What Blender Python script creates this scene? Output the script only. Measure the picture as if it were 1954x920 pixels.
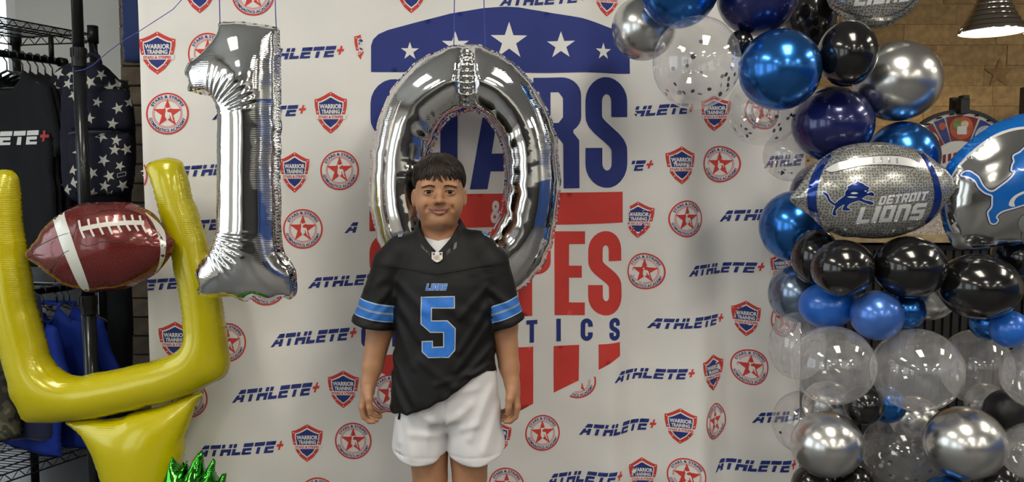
import bpy, math, random
import numpy as np
from mathutils import Vector, Matrix
from mathutils.geometry import delaunay_2d_cdt
from mathutils.bvhtree import BVHTree

for o in list(bpy.data.objects):
    bpy.data.objects.remove(o)
scene = bpy.context.scene
COL = scene.collection
PI = math.pi

# ------------------------------------------------------------------ camera
CH, PITCH, F = 1.33, math.radians(4.2), 1533.0
cam_data = bpy.data.cameras.new('camera')
cam_data.sensor_width = 36.0
cam_data.lens = 36.0 * F / 1954.0
cam_data.clip_start = 0.05
cam = bpy.data.objects.new('camera', cam_data)
COL.objects.link(cam)
cam.location = (0, 0, CH)
cam.rotation_euler = (PI / 2 - PITCH, 0, 0)
scene.camera = cam

# ------------------------------------------------------------------ world, exposure
world = bpy.data.worlds.new('daylight')
scene.world = world
world.use_nodes = True
bg = world.node_tree.nodes['Background']
bg.inputs[0].default_value = (0.86, 0.94, 1.0, 1)
bg.inputs[1].default_value = 2.6
scene.view_settings.view_transform = 'Standard'
scene.view_settings.look = 'None'
scene.view_settings.gamma = 1.0
scene.view_settings.exposure = 0.08
scene.view_settings.use_curve_mapping = False
PANEL_EMIT = 19.0
try:
    scene.cycles.transparent_max_bounces = 32
    scene.cycles.max_bounces = 14
    scene.cycles.glossy_bounces = 8
except Exception:
    pass

# ------------------------------------------------------------------ pixel to place
CP, SP = math.cos(PITCH), math.sin(PITCH)
def ray(px, py):
    u = (px - 977.0) / F; v = (460.0 - py) / F
    return (u, CP + v * SP, -SP + v * CP)
def P(px, py, Y):
    d = ray(px, py); t = Y / d[1]
    return Vector((d[0] * t, Y, CH + d[2] * t))
def mpp(Y):
    return Y / F            # metres for one pixel at depth Y

# ------------------------------------------------------------------ object helpers
WLOC = {}
def link(o, parent, wloc):
    COL.objects.link(o)
    WLOC[o.name] = Vector(wloc)
    if parent is not None:
        o.parent = parent
        o.location = Vector(wloc) - WLOC[parent.name]
    else:
        o.location = wloc
    return o
def tag(o, label=None, cat=None, group=None, kind=None):
    if label: o['label'] = label
    if cat: o['category'] = cat
    if group: o['group'] = group
    if kind: o['kind'] = kind
    return o
def empty(name, loc, label=None, cat=None, group=None):
    o = bpy.data.objects.new(name, None)
    o.empty_display_size = 0.05
    link(o, None, loc)
    return tag(o, label, cat, group)
def new(name, verts, faces, mats, parent=None, smooth=True, mi=None, origin=None, attrs=None):
    """verts are world coordinates; the origin goes to the base centre"""
    V = np.asarray(verts, dtype=np.float64).reshape(-1, 3)
    if origin is None:
        lo, hi = V.min(0), V.max(0)
        origin = Vector(((lo[0] + hi[0]) / 2, (lo[1] + hi[1]) / 2, lo[2]))
    L = V - np.array(origin)
    me = bpy.data.meshes.new(name)
    if isinstance(faces, np.ndarray):
        n = faces.shape[1]; m = len(faces)
        me.vertices.add(len(L)); me.vertices.foreach_set('co', L.astype(np.float32).ravel())
        me.loops.add(m * n); me.loops.foreach_set('vertex_index', faces.astype(np.int32).ravel())
        me.polygons.add(m)
        me.polygons.foreach_set('loop_start', np.arange(0, m * n, n, dtype=np.int32))
        me.polygons.foreach_set('loop_total', np.full(m, n, dtype=np.int32))
        me.update(calc_edges=True)
    else:
        me.from_pydata([tuple(v) for v in L], [], faces)
    if not isinstance(mats, (list, tuple)): mats = [mats]
    for m_ in mats: me.materials.append(m_)
    if mi is not None:
        me.polygons.foreach_set('material_index', np.asarray(mi, dtype=np.int32))
    if smooth:
        me.polygons.foreach_set('use_smooth', np.ones(len(me.polygons), dtype=bool))
    if attrs:
        for k, a in attrs.items():
            at = me.attributes.new(k, 'FLOAT', 'POINT')
            at.data.foreach_set('value', np.asarray(a, dtype=np.float32))
    me.validate()
    o = bpy.data.objects.new(name, me)
    link(o, parent, origin)
    return o
class MB:
    """collects simple shapes (world coordinates) for one mesh"""
    def __init__(s): s.v = []; s.f = []; s.m = []
    def add(s, v, f, m=0):
        n = len(s.v); s.v += [tuple(x) for x in v]; s.f += [tuple(i + n for i in q) for q in f]; s.m += [m] * len(f); return s
    def box(s, c, d, m=0, rz=0.0):
        x, y, z = d[0] / 2, d[1] / 2, d[2] / 2
        co, si = math.cos(rz), math.sin(rz)
        v = []
        for k in (-1, 1):
            for (i, j) in ((-1, -1), (1, -1), (1, 1), (-1, 1)):
                v.append((c[0] + i * x * co - j * y * si, c[1] + i * x * si + j * y * co, c[2] + k * z))
        return s.add(v, [(3, 2, 1, 0), (4, 5, 6, 7), (0, 1, 5, 4), (1, 2, 6, 5), (2, 3, 7, 6), (3, 0, 4, 7)], m)
    def tube(s, pts, r, n=8, m=0, cap=True, flat=1.0):
        pts = [Vector(p) for p in pts]; k = len(pts)
        rs = r if isinstance(r, (list, tuple)) else [r] * k
        ref = None; v = []
        for i, p in enumerate(pts):
            t = (pts[min(i + 1, k - 1)] - pts[max(i - 1, 0)])
            t = t.normalized() if t.length > 1e-9 else Vector((0, 0, 1))
            if ref is None:
                ref = Vector((0, 0, 1)) if abs(t.z) < 0.9 else Vector((0, 1, 0))
            a = t.cross(ref)
            if a.length < 1e-6: a = t.orthogonal()
            a.normalize(); b = a.cross(t).normalized(); ref = b
            for j in range(n):
                w = 2 * PI * j / n
                v.append(p + a * (math.cos(w) * rs[i]) + b * (math.sin(w) * rs[i] * flat))
        f = []
        for i in range(k - 1):
            for j in range(n):
                f.append((i * n + j, i * n + (j + 1) % n, (i + 1) * n + (j + 1) % n, (i + 1) * n + j))
        if cap:
            f.append(tuple(range(n - 1, -1, -1))); f.append(tuple((k - 1) * n + j for j in range(n)))
        return s.add(v, f, m)
    def lathe(s, c, prof, n=32, m=0):
        """prof = [(radius, z)], about the vertical through c"""
        v = []; f = []
        for (r, z) in prof:
            for j in range(n):
                w = 2 * PI * j / n
                v.append((c[0] + r * math.cos(w), c[1] + r * math.sin(w), c[2] + z))
        for i in range(len(prof) - 1):
            for j in range(n):
                f.append((i * n + j, i * n + (j + 1) % n, (i + 1) * n + (j + 1) % n, (i + 1) * n + j))
        return s.add(v, f, m)
    def build(s, name, mats, parent=None, smooth=False, origin=None):
        return new(name, s.v, s.f, mats, parent, smooth, s.m, origin)
def autosmooth(o, deg=35):
    me = o.data
    me.polygons.foreach_set('use_smooth', np.ones(len(me.polygons), dtype=bool))
    try: me.set_sharp_from_angle(angle=math.radians(deg))
    except Exception: pass
    return o

# ------------------------------------------------------------------ materials
MATS = {}
def mat(name, col, rough=0.5, metal=0.0, var=0.0, vscale=8.0, bump=0.0, bscale=60.0, coat=0.0, spec=0.5,
        emit=0.0, sheen=0.0, objvar=0.0, sss=0.0, bdist=0.002):
    if name in MATS: return MATS[name]
    m = bpy.data.materials.new(name); m.use_nodes = True
    nt = m.node_tree; N = nt.nodes; b = N['Principled BSDF']
    b.inputs['Base Color'].default_value = (*col, 1)
    b.inputs['Roughness'].default_value = rough
    b.inputs['Metallic'].default_value = metal
    b.inputs['Coat Weight'].default_value = coat
    b.inputs['Coat Roughness'].default_value = 0.04
    b.inputs['Specular IOR Level'].default_value = spec
    if sheen: b.inputs['Sheen Weight'].default_value = sheen
    if sss:
        b.inputs['Subsurface Weight'].default_value = sss
        b.inputs['Subsurface Radius'].default_value = (0.012, 0.005, 0.003)
        b.inputs['Subsurface Scale'].default_value = 0.6
    if emit:
        b.inputs['Emission Color'].default_value = (*col, 1)
        b.inputs['Emission Strength'].default_value = emit
    tc = N.new('ShaderNodeTexCoord')
    if var or objvar:
        hsv = N.new('ShaderNodeHueSaturation'); hsv.inputs['Color'].default_value = (*col, 1)
        nz = N.new('ShaderNodeTexNoise'); nz.inputs['Scale'].default_value = vscale; nz.inputs['Detail'].default_value = 6
        nt.links.new(tc.outputs['Object'], nz.inputs['Vector'])
        mr = N.new('ShaderNodeMapRange'); mr.inputs[1].default_value = 0.3; mr.inputs[2].default_value = 0.7
        mr.inputs[3].default_value = 1 - var; mr.inputs[4].default_value = 1 + var
        nt.links.new(nz.outputs[0], mr.inputs[0])
        if objvar:
            oi = N.new('ShaderNodeObjectInfo')
            m2 = N.new('ShaderNodeMapRange'); m2.inputs[3].default_value = 1 - objvar; m2.inputs[4].default_value = 1 + objvar
            nt.links.new(oi.outputs['Random'], m2.inputs[0])
            mu = N.new('ShaderNodeMath'); mu.operation = 'MULTIPLY'
            nt.links.new(mr.outputs[0], mu.inputs[0]); nt.links.new(m2.outputs[0], mu.inputs[1])
            nt.links.new(mu.outputs[0], hsv.inputs['Value'])
        else:
            nt.links.new(mr.outputs[0], hsv.inputs['Value'])
        nt.links.new(hsv.outputs[0], b.inputs['Base Color'])
    if bump:
        nz2 = N.new('ShaderNodeTexNoise'); nz2.inputs['Scale'].default_value = bscale; nz2.inputs['Detail'].default_value = 4
        nt.links.new(tc.outputs['Object'], nz2.inputs['Vector'])
        bp = N.new('ShaderNodeBump'); bp.inputs['Strength'].default_value = bump; bp.inputs['Distance'].default_value = bdist
        nt.links.new(nz2.outputs[0], bp.inputs['Height'])
        nt.links.new(bp.outputs[0], b.inputs['Normal'])
    MATS[name] = m
    return m
def clear_film(name, tint=(0.95, 0.96, 0.97), haze=0.06, rough=0.02):
    if name in MATS: return MATS[name]
    m = bpy.data.materials.new(name); m.use_nodes = True
    nt = m.node_tree; N = nt.nodes; N.remove(N['Principled BSDF'])
    out = N['Material Output']
    tr = N.new('ShaderNodeBsdfTransparent'); tr.inputs[0].default_value = (*tint, 1)
    gl = N.new('ShaderNodeBsdfGlossy'); gl.inputs['Roughness'].default_value = rough; gl.inputs[0].default_value = (1, 1, 1, 1)
    df = N.new('ShaderNodeBsdfTranslucent'); df.inputs[0].default_value = (0.9, 0.9, 0.92, 1)
    d2 = N.new('ShaderNodeBsdfDiffuse'); d2.inputs[0].default_value = (0.9, 0.9, 0.92, 1)
    md = N.new('ShaderNodeMixShader'); md.inputs[0].default_value = 0.5
    nt.links.new(df.outputs[0], md.inputs[1]); nt.links.new(d2.outputs[0], md.inputs[2])
    lw = N.new('ShaderNodeLayerWeight')            # Schlick reflectance of a thin film, the same from both sides
    pw = N.new('ShaderNodeMath'); pw.operation = 'POWER'; pw.inputs[1].default_value = 5.0
    nt.links.new(lw.outputs['Facing'], pw.inputs[0])
    fr = N.new('ShaderNodeMath'); fr.operation = 'MULTIPLY_ADD'; fr.inputs[1].default_value = 0.85; fr.inputs[2].default_value = 0.07
    nt.links.new(pw.outputs[0], fr.inputs[0])
    nz = N.new('ShaderNodeTexNoise'); nz.inputs['Scale'].default_value = 3.0
    mr = N.new('ShaderNodeMapRange'); mr.inputs[1].default_value = 0.3; mr.inputs[2].default_value = 0.7
    mr.inputs[3].default_value = haze * 0.6; mr.inputs[4].default_value = haze * 1.4
    tc = N.new('ShaderNodeTexCoord'); nt.links.new(tc.outputs['Object'], nz.inputs['Vector'])
    nt.links.new(nz.outputs[0], mr.inputs[0])
    m1 = N.new('ShaderNodeMixShader'); m2 = N.new('ShaderNodeMixShader')
    nt.links.new(mr.outputs[0], m1.inputs[0]); nt.links.new(tr.outputs[0], m1.inputs[1]); nt.links.new(md.outputs[0], m1.inputs[2])
    nt.links.new(fr.outputs[0], m2.inputs[0]); nt.links.new(m1.outputs[0], m2.inputs[1]); nt.links.new(gl.outputs[0], m2.inputs[2])
    nt.links.new(m2.outputs[0], out.inputs['Surface'])
    MATS[name] = m
    return m

# ------------------------------------------------------------------ 2D outlines
def resample(loop, sp, closed=True):
    A = np.asarray(loop, float)
    if closed: A = np.vstack([A, A[:1]])
    seg = np.hypot(*(A[1:] - A[:-1]).T); out = []
    for i in range(len(A) - 1):
        k = max(1, int(math.ceil(seg[i] / sp)))
        for j in range(k): out.append(A[i] + (A[i + 1] - A[i]) * j / k)
    if not closed: out.append(A[-1])
    return np.array(out)
def spline(ctrl, n=10, closed=True):
    C = np.asarray(ctrl, float); k = len(C); out = []
    rng = range(k) if closed else range(k - 1)
    for i in rng:
        if closed: p0, p1, p2, p3 = C[i - 1], C[i], C[(i + 1) % k], C[(i + 2) % k]
        else: p0, p1, p2, p3 = C[max(i - 1, 0)], C[i], C[i + 1], C[min(i + 2, k - 1)]
        for j in range(n):
            t = j / n
            out.append(0.5 * ((2 * p1) + (-p0 + p2) * t + (2 * p0 - 5 * p1 + 4 * p2 - p3) * t * t + (-p0 + 3 * p1 - 3 * p2 + p3) * t ** 3))
    if not closed: out.append(C[-1])
    return np.array(out)
def inside(pts, loops):
    pts = np.asarray(pts, float); c = np.zeros(len(pts), bool)
    for L in loops:
        L = np.asarray(L, float); x, y = pts[:, 0], pts[:, 1]
        for (x0, y0), (x1, y1) in zip(L, np.roll(L, -1, 0)):
            if y0 == y1: continue
            hit = ((y0 > y) != (y1 > y)) & (x < (x1 - x0) * (y - y0) / (y1 - y0) + x0)
            c ^= hit
    return c
def offset_loop(L, d):
    """mitred offset: positive d grows a counter-clockwise loop"""
    L = np.asarray(L, float); a = np.roll(L, 1, 0); b = np.roll(L, -1, 0)
    t1 = L - a; t2 = b - L
    t1 /= np.hypot(*t1.T)[:, None] + 1e-12; t2 /= np.hypot(*t2.T)[:, None] + 1e-12
    n1 = np.stack([t1[:, 1], -t1[:, 0]], 1); n2 = np.stack([t2[:, 1], -t2[:, 0]], 1)
    area = 0.5 * np.sum(L[:, 0] * b[:, 1] - b[:, 0] * L[:, 1]); s = 1 if area > 0 else -1
    m = n1 + n2; q = np.sum(m * m, 1)
    m = m * (2 / np.maximum(q, 0.35))[:, None]
    return L + s * d * m
def fill(loops, sp, grid=True):
    """triangulate loops (even-odd) with points every sp inside; returns verts Nx2, tris Mx3, nboundary"""
    pts = []; edges = []
    for L in loops:
        R = resample(L, sp); n0 = len(pts)
        pts += [tuple(p) for p in R]
        edges += [(n0 + i, n0 + (i + 1) % len(R)) for i in range(len(R))]
    nb = len(pts)
    if grid:
        A = np.array(pts); lo, hi = A.min(0), A.max(0)
        gx = np.arange(lo[0] + sp * 0.5, hi[0], sp); gy = np.arange(lo[1] + sp * 0.5, hi[1], sp * 0.866)
        if len(gx) and len(gy):
            X, Yy = np.meshgrid(gx, gy); X[1::2] += sp * 0.5
            G = np.stack([X.ravel(), Yy.ravel()], 1)
            G = G[inside(G, loops)]
            if len(G):
                keep = np.ones(len(G), bool)
                for i0 in range(0, len(G), 4000):
                    d2 = ((G[i0:i0 + 4000, None, :] - A[None]) ** 2).sum(2).min(1)
                    keep[i0:i0 + 4000] = d2 > (0.55 * sp) ** 2
                pts += [tuple(p) for p in G[keep]]
    vo, eo, fo, ov, oe, of = delaunay_2d_cdt([Vector(p) for p in pts], edges, [], 0, 1e-7)
    V = np.array([tuple(v) for v in vo]); T = np.array([f for f in fo if len(f) == 3])
    if len(T) == 0: return V, np.zeros((0, 3), int), nb
    ctr = V[T].mean(1)
    T = T[inside(ctr, loops)]
    a, b, c = V[T[:, 0]], V[T[:, 1]], V[T[:, 2]]
    ar = (b[:, 0] - a[:, 0]) * (c[:, 1] - a[:, 1]) - (b[:, 1] - a[:, 1]) * (c[:, 0] - a[:, 0])
    T[ar < 0] = T[ar < 0][:, ::-1]
    T = T[np.abs(ar) > 1e-12]
    return V, T, nb
def star(cx, cy, R, rot=0.0, k=0.382, squash=1.0):
    return [(cx + (R if i % 2 == 0 else R * k) * math.sin(rot + i * PI / 5) * squash,
             cy - (R if i % 2 == 0 else R * k) * math.cos(rot + i * PI / 5)) for i in range(10)]
def circle(cx, cy, r, n=40, ry=None):
    ry = r if ry is None else ry
    return [(cx + r * math.cos(2 * PI * i / n), cy + ry * math.sin(2 * PI * i / n)) for i in range(n)]
_FONT = {}
def text_tris(s, bold=0.0):
    """flat triangles of a word in the built-in font: x from 0, height about 0.73"""
    key = (s, bold)
    if key in _FONT: return _FONT[key]
    cu = bpy.data.curves.new('word', 'FONT'); cu.body = s; cu.offset = bold; cu.resolution_u = 3
    ob = bpy.data.objects.new('word', cu); COL.objects.link(ob)
    dg = bpy.context.evaluated_depsgraph_get()
    me = ob.evaluated_get(dg).to_mesh()
    me.calc_loop_triangles()
    V = np.array([tuple(v.co)[:2] for v in me.vertices]) if len(me.vertices) else np.zeros((0, 2))
    T = np.array([tuple(t.vertices) for t in me.loop_triangles]) if len(me.loop_triangles) else np.zeros((0, 3), int)
    ob.evaluated_get(dg).to_mesh_clear()
    bpy.data.objects.remove(ob); bpy.data.curves.remove(cu)
    if len(V):
        V = V - np.array([V[:, 0].min(), 0])
    _FONT[key] = (V, T)
    return V, T
# ------------------------------------------------------------------ the room
WALL = mat('wall_paint', (0.60, 0.60, 0.58), 0.7, var=0.04, vscale=3, bump=0.15, bscale=90)
CEILM = mat('ceiling_paint', (0.62, 0.60, 0.56), 0.8, var=0.05, vscale=4, bump=0.2, bscale=40)
FLOORM = mat('rubber_floor', (0.07, 0.07, 0.075), 0.45, var=0.3, vscale=60, bump=0.1, bscale=200)
ADDPAD_BLUE = mat('blue_added_pad', (0.03, 0.08, 0.30), 0.4, var=0.1)
TRIMB = mat('black_trim', (0.012, 0.012, 0.013), 0.4, var=0.15)
FRAMEM = mat('white_window_frame', (0.72, 0.73, 0.73), 0.4, var=0.03)
GLASSM = clear_film('window_glass', (0.97, 0.99, 0.99), 0.01)
def st(o): o['kind'] = 'structure'; return o
XL, XR, YR, YB, YC, HC = -3.3, 6.5, -9.0, 4.05, 5.3, 3.1
st(MB().box(((XL + XR) / 2, (YR + YC) / 2, -0.05), (XR - XL + 0.4, YC - YR + 0.4, 0.1)).build('floor', FLOORM))
st(MB().box(((XL + XR) / 2, (YR + YC) / 2, HC + 0.05), (XR - XL + 0.4, YC - YR + 0.4, 0.1)).build('ceiling', CEILM))
# back wall, left bay with a window at its far left
WX0, WX1, WZ0, WZ1 = -3.15, -2.46, 0.02, 2.75
wb = MB()
wb.box(((XL + WX0) / 2, YB + 0.08, HC / 2), (WX0 - XL, 0.16, HC))
wb.box(((WX1 + 0.9) / 2, YB + 0.08, HC / 2), (0.9 - WX1, 0.16, HC))
wb.box(((WX0 + WX1) / 2, YB + 0.08, (WZ1 + HC) / 2), (WX1 - WX0, 0.16, HC - WZ1))
wb.box(((WX0 + WX1) / 2, YB + 0.08, WZ0 / 2), (WX1 - WX0, 0.16, WZ0))
wall_back = st(wb.build('wall_back', WALL))
def window(name, c, w, h, axis, mull):
    r = st(empty(name, (c[0], c[1], c[2] - h / 2)))
    def B(du, dz, su, sz, d=0.07):
        m = MB()
        if axis == 'x': m.box((c[0] + du, c[1], c[2] + dz), (su, d, sz))
        else: m.box((c[0], c[1] + du, c[2] + dz), (d, su, sz))
        return m
    for s in (-1, 1):
        B(s * (w / 2 - 0.03), 0, 0.06, h).build('window_frame', FRAMEM, r)
        B(0, s * (h / 2 - 0.03), w - 0.12, 0.06).build('window_frame', FRAMEM, r)
    n = mull + 1; pw = (w - 0.12) / n
    for i in range(mull):
        B(-w / 2 + 0.06 + pw * (i + 1), 0, 0.05, h - 0.12).build('mullion', FRAMEM, r)
    for i in range(n):
        m = MB()
        u = -w / 2 + 0.06 + pw * (i + 0.5)
        if axis == 'x': q = [(c[0] + u - pw / 2, c[1], c[2] - h / 2 + .06), (c[0] + u + pw / 2, c[1], c[2] - h / 2 + .06), (c[0] + u + pw / 2, c[1], c[2] + h / 2 - .06), (c[0] + u - pw / 2, c[1], c[2] + h / 2 - .06)]
        else: q = [(c[0], c[1] + u - pw / 2, c[2] - h / 2 + .06), (c[0], c[1] + u + pw / 2, c[2] - h / 2 + .06), (c[0], c[1] + u + pw / 2, c[2] + h / 2 - .06), (c[0], c[1] + u - pw / 2, c[2] + h / 2 - .06)]
        m.add(q, [(0, 1, 2, 3)]).build('pane', GLASSM, r)
    return r
window('window_1', ((WX0 + WX1) / 2, YB + 0.06, (WZ0 + WZ1) / 2), WX1 - WX0, WZ1 - WZ0, 'x', 1)
# left wall with shop windows
LW = [(-5.6, -3.6), (-2.6, -0.6), (0.4, 2.4)]
wl = MB(); y0 = YR
for (a, b) in LW:
    wl.box((XL - 0.1, (y0 + a) / 2, HC / 2), (0.2, a - y0, HC))
    wl.box((XL - 0.1, (a + b) / 2, 0.25), (0.2, b - a, 0.5))
    wl.box((XL - 0.1, (a + b) / 2, (2.6 + HC) / 2), (0.2, b - a, HC - 2.6))
    y0 = b
wl.box((XL - 0.1, (y0 + YB) / 2, HC / 2), (0.2, YB - y0, HC))
st(wl.build('wall_left', WALL))
for k, (a, b) in enumerate(LW):
    window('window_%d_offscreen' % (k + 2), (XL - 0.08, (a + b) / 2, 1.55), b - a, 2.1, 'y', 1)
st(MB().box((XR + 0.1, (YR + YC) / 2, HC / 2), (0.2, YC - YR, HC)).build('wall_right', WALL))
st(MB().box(((XL + XR) / 2, YR - 0.1, HC / 2), (XR - XL, 0.2, HC)).build('wall_rear', WALL))
st(MB().box(((XL + XR) / 2, YR + 0.04, 0.9), (XR - XL - .1, 0.08, 1.8)).build('added_pad_1', mat('dark_added_pad', (0.025, 0.025, 0.028), 0.4, var=0.1)))  # unseen dark pad on the rear wall, added to give the foil reflections contrast
st(MB().box((XR - 0.04, -3.0, 0.9), (0.08, 11.0, 1.8)).build('added_pad_2', ADDPAD_BLUE))  # unseen blue pad, added for the foil balloons to mirror
# return wall between the two bays (behind the banner)
st(MB().box((0.98, (YB + YC) / 2 + 0.05, HC / 2), (0.16, YC - YB + 0.1, HC)).build('wall_return', WALL))
# ceiling lamps: recessed troffers
LAMPM = mat('lamp_diffuser', (1.0, 0.93, 0.80), 0.5, emit=PANEL_EMIT)
LFRAME = mat('lamp_frame', (0.8, 0.8, 0.78), 0.4)
def troffer(x, y, lab):
    t = empty('ceiling_lamp_offscreen', (x, y, HC - 0.03), lab, 'lamp', 'troffer lamps in the ceiling')
    m = MB(); L, W, b = 1.2, 0.6, 0.03
    for s in (-1, 1):
        m.box((x, y + s * (L / 2 - b / 2), HC - 0.015), (W, b, 0.03)); m.box((x + s * (W / 2 - b / 2), y, HC - 0.015), (b, L - 2 * b, 0.03))
    m.build('frame', LFRAME, t)
    MB().box((x, y, HC - 0.012), (W - 2 * b, L - 2 * b, 0.016)).build('diffuser_offscreen', LAMPM, t)
for (x, y) in ((0.95, 1.0), (3.5, 1.7), (-1.6, 0.9), (-1.6, -2.0), (0.95, -2.0), (3.5, -2.0), (5.6, 1.7), (-1.6, -5.0), (0.95, -5.0), (3.5, -5.0), (0.95, -7.6), (3.5, -7.6), (5.6, -5.0)):
    troffer(x, y, 'flat white rectangular lamp recessed in the ceiling')
# ------------------------------------------------------------------ printed banner
BK, BY0 = 0.181, 2.93
BQ = math.sqrt(1 + BK * BK)
BN = np.array([BK, -1.0, 0.0]) / BQ
FAB = mat('banner_fabric', (0.77, 0.76, 0.735), 0.75, var=0.025, vscale=5, bump=0.06, bscale=260, sheen=0.2)
NAVY = mat('print_navy', (0.014, 0.030, 0.20), 0.7, var=0.06, vscale=12)
RED = mat('print_red', (0.62, 0.045, 0.035), 0.7, var=0.06, vscale=12)
WHITE = mat('print_white', (0.78, 0.77, 0.75), 0.7, var=0.02)
PM = [NAVY, RED, WHITE]
def pb(px, py):
    """pixels on the banner plane -> (s, z)"""
    px = np.asarray(px, float); py = np.asarray(py, float)
    dx = (px - 977.0) / F; v = (460.0 - py) / F
    dy = CP + v * SP; dz = -SP + v * CP
    t = BY0 / (dy - BK * dx)
    return dx * t * BQ, CH + dz * t
def drape(s, z):
    ramp = 1 / (1 + np.exp(-(s - 0.25) * 6))
    w = 0.034 * ramp * np.sin(2 * PI * (s / 0.34 + 0.22 * z) + 0.6)
    w = w + 0.012 * ramp * np.sin(2 * PI * (s / 0.19 - 0.15 * z) + 2.0) * np.clip(1.5 - z, 0, 1)
    w = w + 0.005 * np.sin(2 * PI * (s / 0.55 + 0.1 * z))
    w = w + 0.0025 * np.sin(9 * z + 4 * s) * (1 - ramp) + 0.003 * np.exp(-((s + 1.24) / 0.02) ** 2)
    w = w + 0.0018 * np.sin(31 * z + 13 * s + 2 * np.sin(5 * s)) * np.clip(1.2 - z, 0.15, 1)
    return w
def bpt(s, z, off=0.0):
    s = np.asarray(s, float); z = np.asarray(z, float)
    d = drape(s, z) + off
    x = s / BQ
    return np.stack([x + BN[0] * d, BY0 + BK * x + BN[1] * d, z + 0 * d], -1)
BS0, BS1 = float(pb(263, 10)[0]), 1.17
ss = np.linspace(BS0, BS1, 270); zz = np.linspace(0.03, 2.42, 200)
S, Z = np.meshgrid(ss, zz)
V = bpt(S.ravel(), Z.ravel())
nx = len(ss); idx = np.arange(len(V)).reshape(len(zz), nx)
Fq = np.stack([idx[:-1, :-1].ravel(), idx[:-1, 1:].ravel(), idx[1:, 1:].ravel(), idx[1:, :-1].ravel()], 1)
banner = empty('banner', tuple(bpt(-0.05, 0.0)), 'white fabric step and repeat banner printed with red and navy logos', 'banner')
new('cloth', V, Fq, FAB, banner)
bm_ = MB()
bm_.tube([tuple(bpt(BS0 - 0.06, 2.43)), tuple(bpt(BS1 + 0.06, 2.43))], 0.018, 12); bm_.build('top_pole', mat('silver_pole', (0.6, 0.6, 0.6), 0.3, 0.9), banner, True)
for s_ in (BS0 + 0.25, BS1 - 0.25):
    p_ = bpt(s_, 0.0, -0.06); q_ = bpt(s_, 2.43, -0.03)
    m_ = MB(); m_.tube([tuple(p_), tuple(q_)], 0.014, 10)
    a_ = p_ - BN * 0.02; b_ = p_ - BN * 0.4
    m_.tube([(a_[0], a_[1], 0.015), (b_[0], b_[1], 0.015)], 0.012, 8)
    m_.build('upright', MATS['silver_pole'], banner, True)
class Print:
    def __init__(s, keep=None): s.v = []; s.f = []; s.m = []; s.lay = []; s.keep = keep
    def tri(s, V, T, m, lay):
        V = np.asarray(V, float); T = np.asarray(T, int)
        if len(T) == 0: return
        if s.keep is not None:
            c = V[T].mean(1); T = T[s.keep(c[:, 0], c[:, 1])]
            if len(T) == 0: return
        n = len(s.v)
        s.v += list(map(tuple, V)); s.f += list(map(tuple, T + n)); s.m += [m] * len(T); s.lay += [lay] * len(V)
    def poly(s, loops, m, lay=0, sp=9.0):
        V, T, _ = fill(loops, sp); s.tri(V, T, m, lay)
    def text(s, word, m, lay, fmap, bold=0.0):
        """fmap: (x 0..1, y 0..1 in cap height) -> pixels"""
        V, T = text_tris(word, bold)
        w = V[:, 0].max(); x = V[:, 0] / w; y = V[:, 1] / 0.729
        s.tri(np.stack(fmap(x, y), 1), T, m, lay)
    def build(s, name, off0=0.0015):
        if not s.f: return None
        V = np.array(s.v); lay = np.array(s.lay)
        S_, Z_ = pb(V[:, 0], V[:, 1])
        f = np.array(s.f); m = np.array(s.m)
        ok = (S_[f].mean(1) > BS0 + 0.001) & (S_[f].mean(1) < BS1 - 0.002)
        f, m = f[ok], m[ok]
        if len(f) == 0: return None
        W = bpt(S_, Z_, off0 + 0.0004 * lay)
        # face the camera
        a, b, c = W[f[:, 0]], W[f[:, 1]], W[f[:, 2]]
        nn = np.cross(b - a, c - a) @ BN
        f[nn < 0] = f[nn < 0][:, ::-1]
        used = np.unique(f); re = -np.ones(len(W), int); re[used] = np.arange(len(used))
        return new(name, W[used], re[f], PM, banner, False, m)
def rect(x0, y0, x1, y1): return [(x0, y0), (x1, y0), (x1, y1), (x0, y1)]
ATH = {'A': (1.2, [[(.40, .66), (.62, 1), (1.18, 1), (1.18, .66)], [(0, 0), (.34, 0), (.48, .2), (.84, .2), (.84, 0), (1.18, 0), (1.18, .57), (.84, .57), (.84, .4), (.6, .4), (.7, .57), (.36, .57)]]),
       'T': (1.05, [rect(0, .66, 1.05, 1), rect(.36, 0, .70, .57)]),
       'H': (1.08, [rect(0, .66, .34, 1), rect(.74, .66, 1.08, 1), [(0, 0), (.34, 0), (.34, .3), (.74, .3), (.74, 0), (1.08, 0), (1.08, .57), (0, .57)]]),
       'L': (.92, [rect(0, .66, .34, 1), [(0, 0), (.92, 0), (.92, .26), (.34, .26), (.34, .57), (0, .57)]]),
       'E': (1.0, [[(0, .66), (1, .66), (1, 1), (0, 1)], [(0, 0), (.98, 0), (.98, .2), (.34, .2), (.34, .34), (.92, .34), (.92, .57), (0, .57)]])}
def athlete_unit():
    polys = []; x = 0
    for ch in 'ATHLETE':
        w, ps = ATH[ch]
        for p in ps: polys.append(([(x + a, b) for a, b in p], 0))
        x += w + .13
    x += .05; c = x + .33
    polys.append(([(c - .33, .46), (c - .1, .46), (c - .1, .18), (c + .1, .18), (c + .1, .46), (c + .33, .46), (c + .33, .68), (c + .1, .68), (c + .1, .96), (c - .1, .96), (c - .1, .68), (c - .33, .68)], 1))
    W = c + .33
    return [([(a / W, b) for a, b in p], m) for p, m in polys]
ATHU = athlete_unit()
def athlete(x0, y0, x1, y1, h, keep=None):
    pr = Print(keep)
    for p, m in ATHU:
        pr.poly([[(x0 + a * (x1 - x0) + 0.28 * h * b - 0.0 * h, y0 + a * (y1 - y0) - b * h) for a, b in p]], m, 0, 7)
    return pr.build('wordmark')
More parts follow.
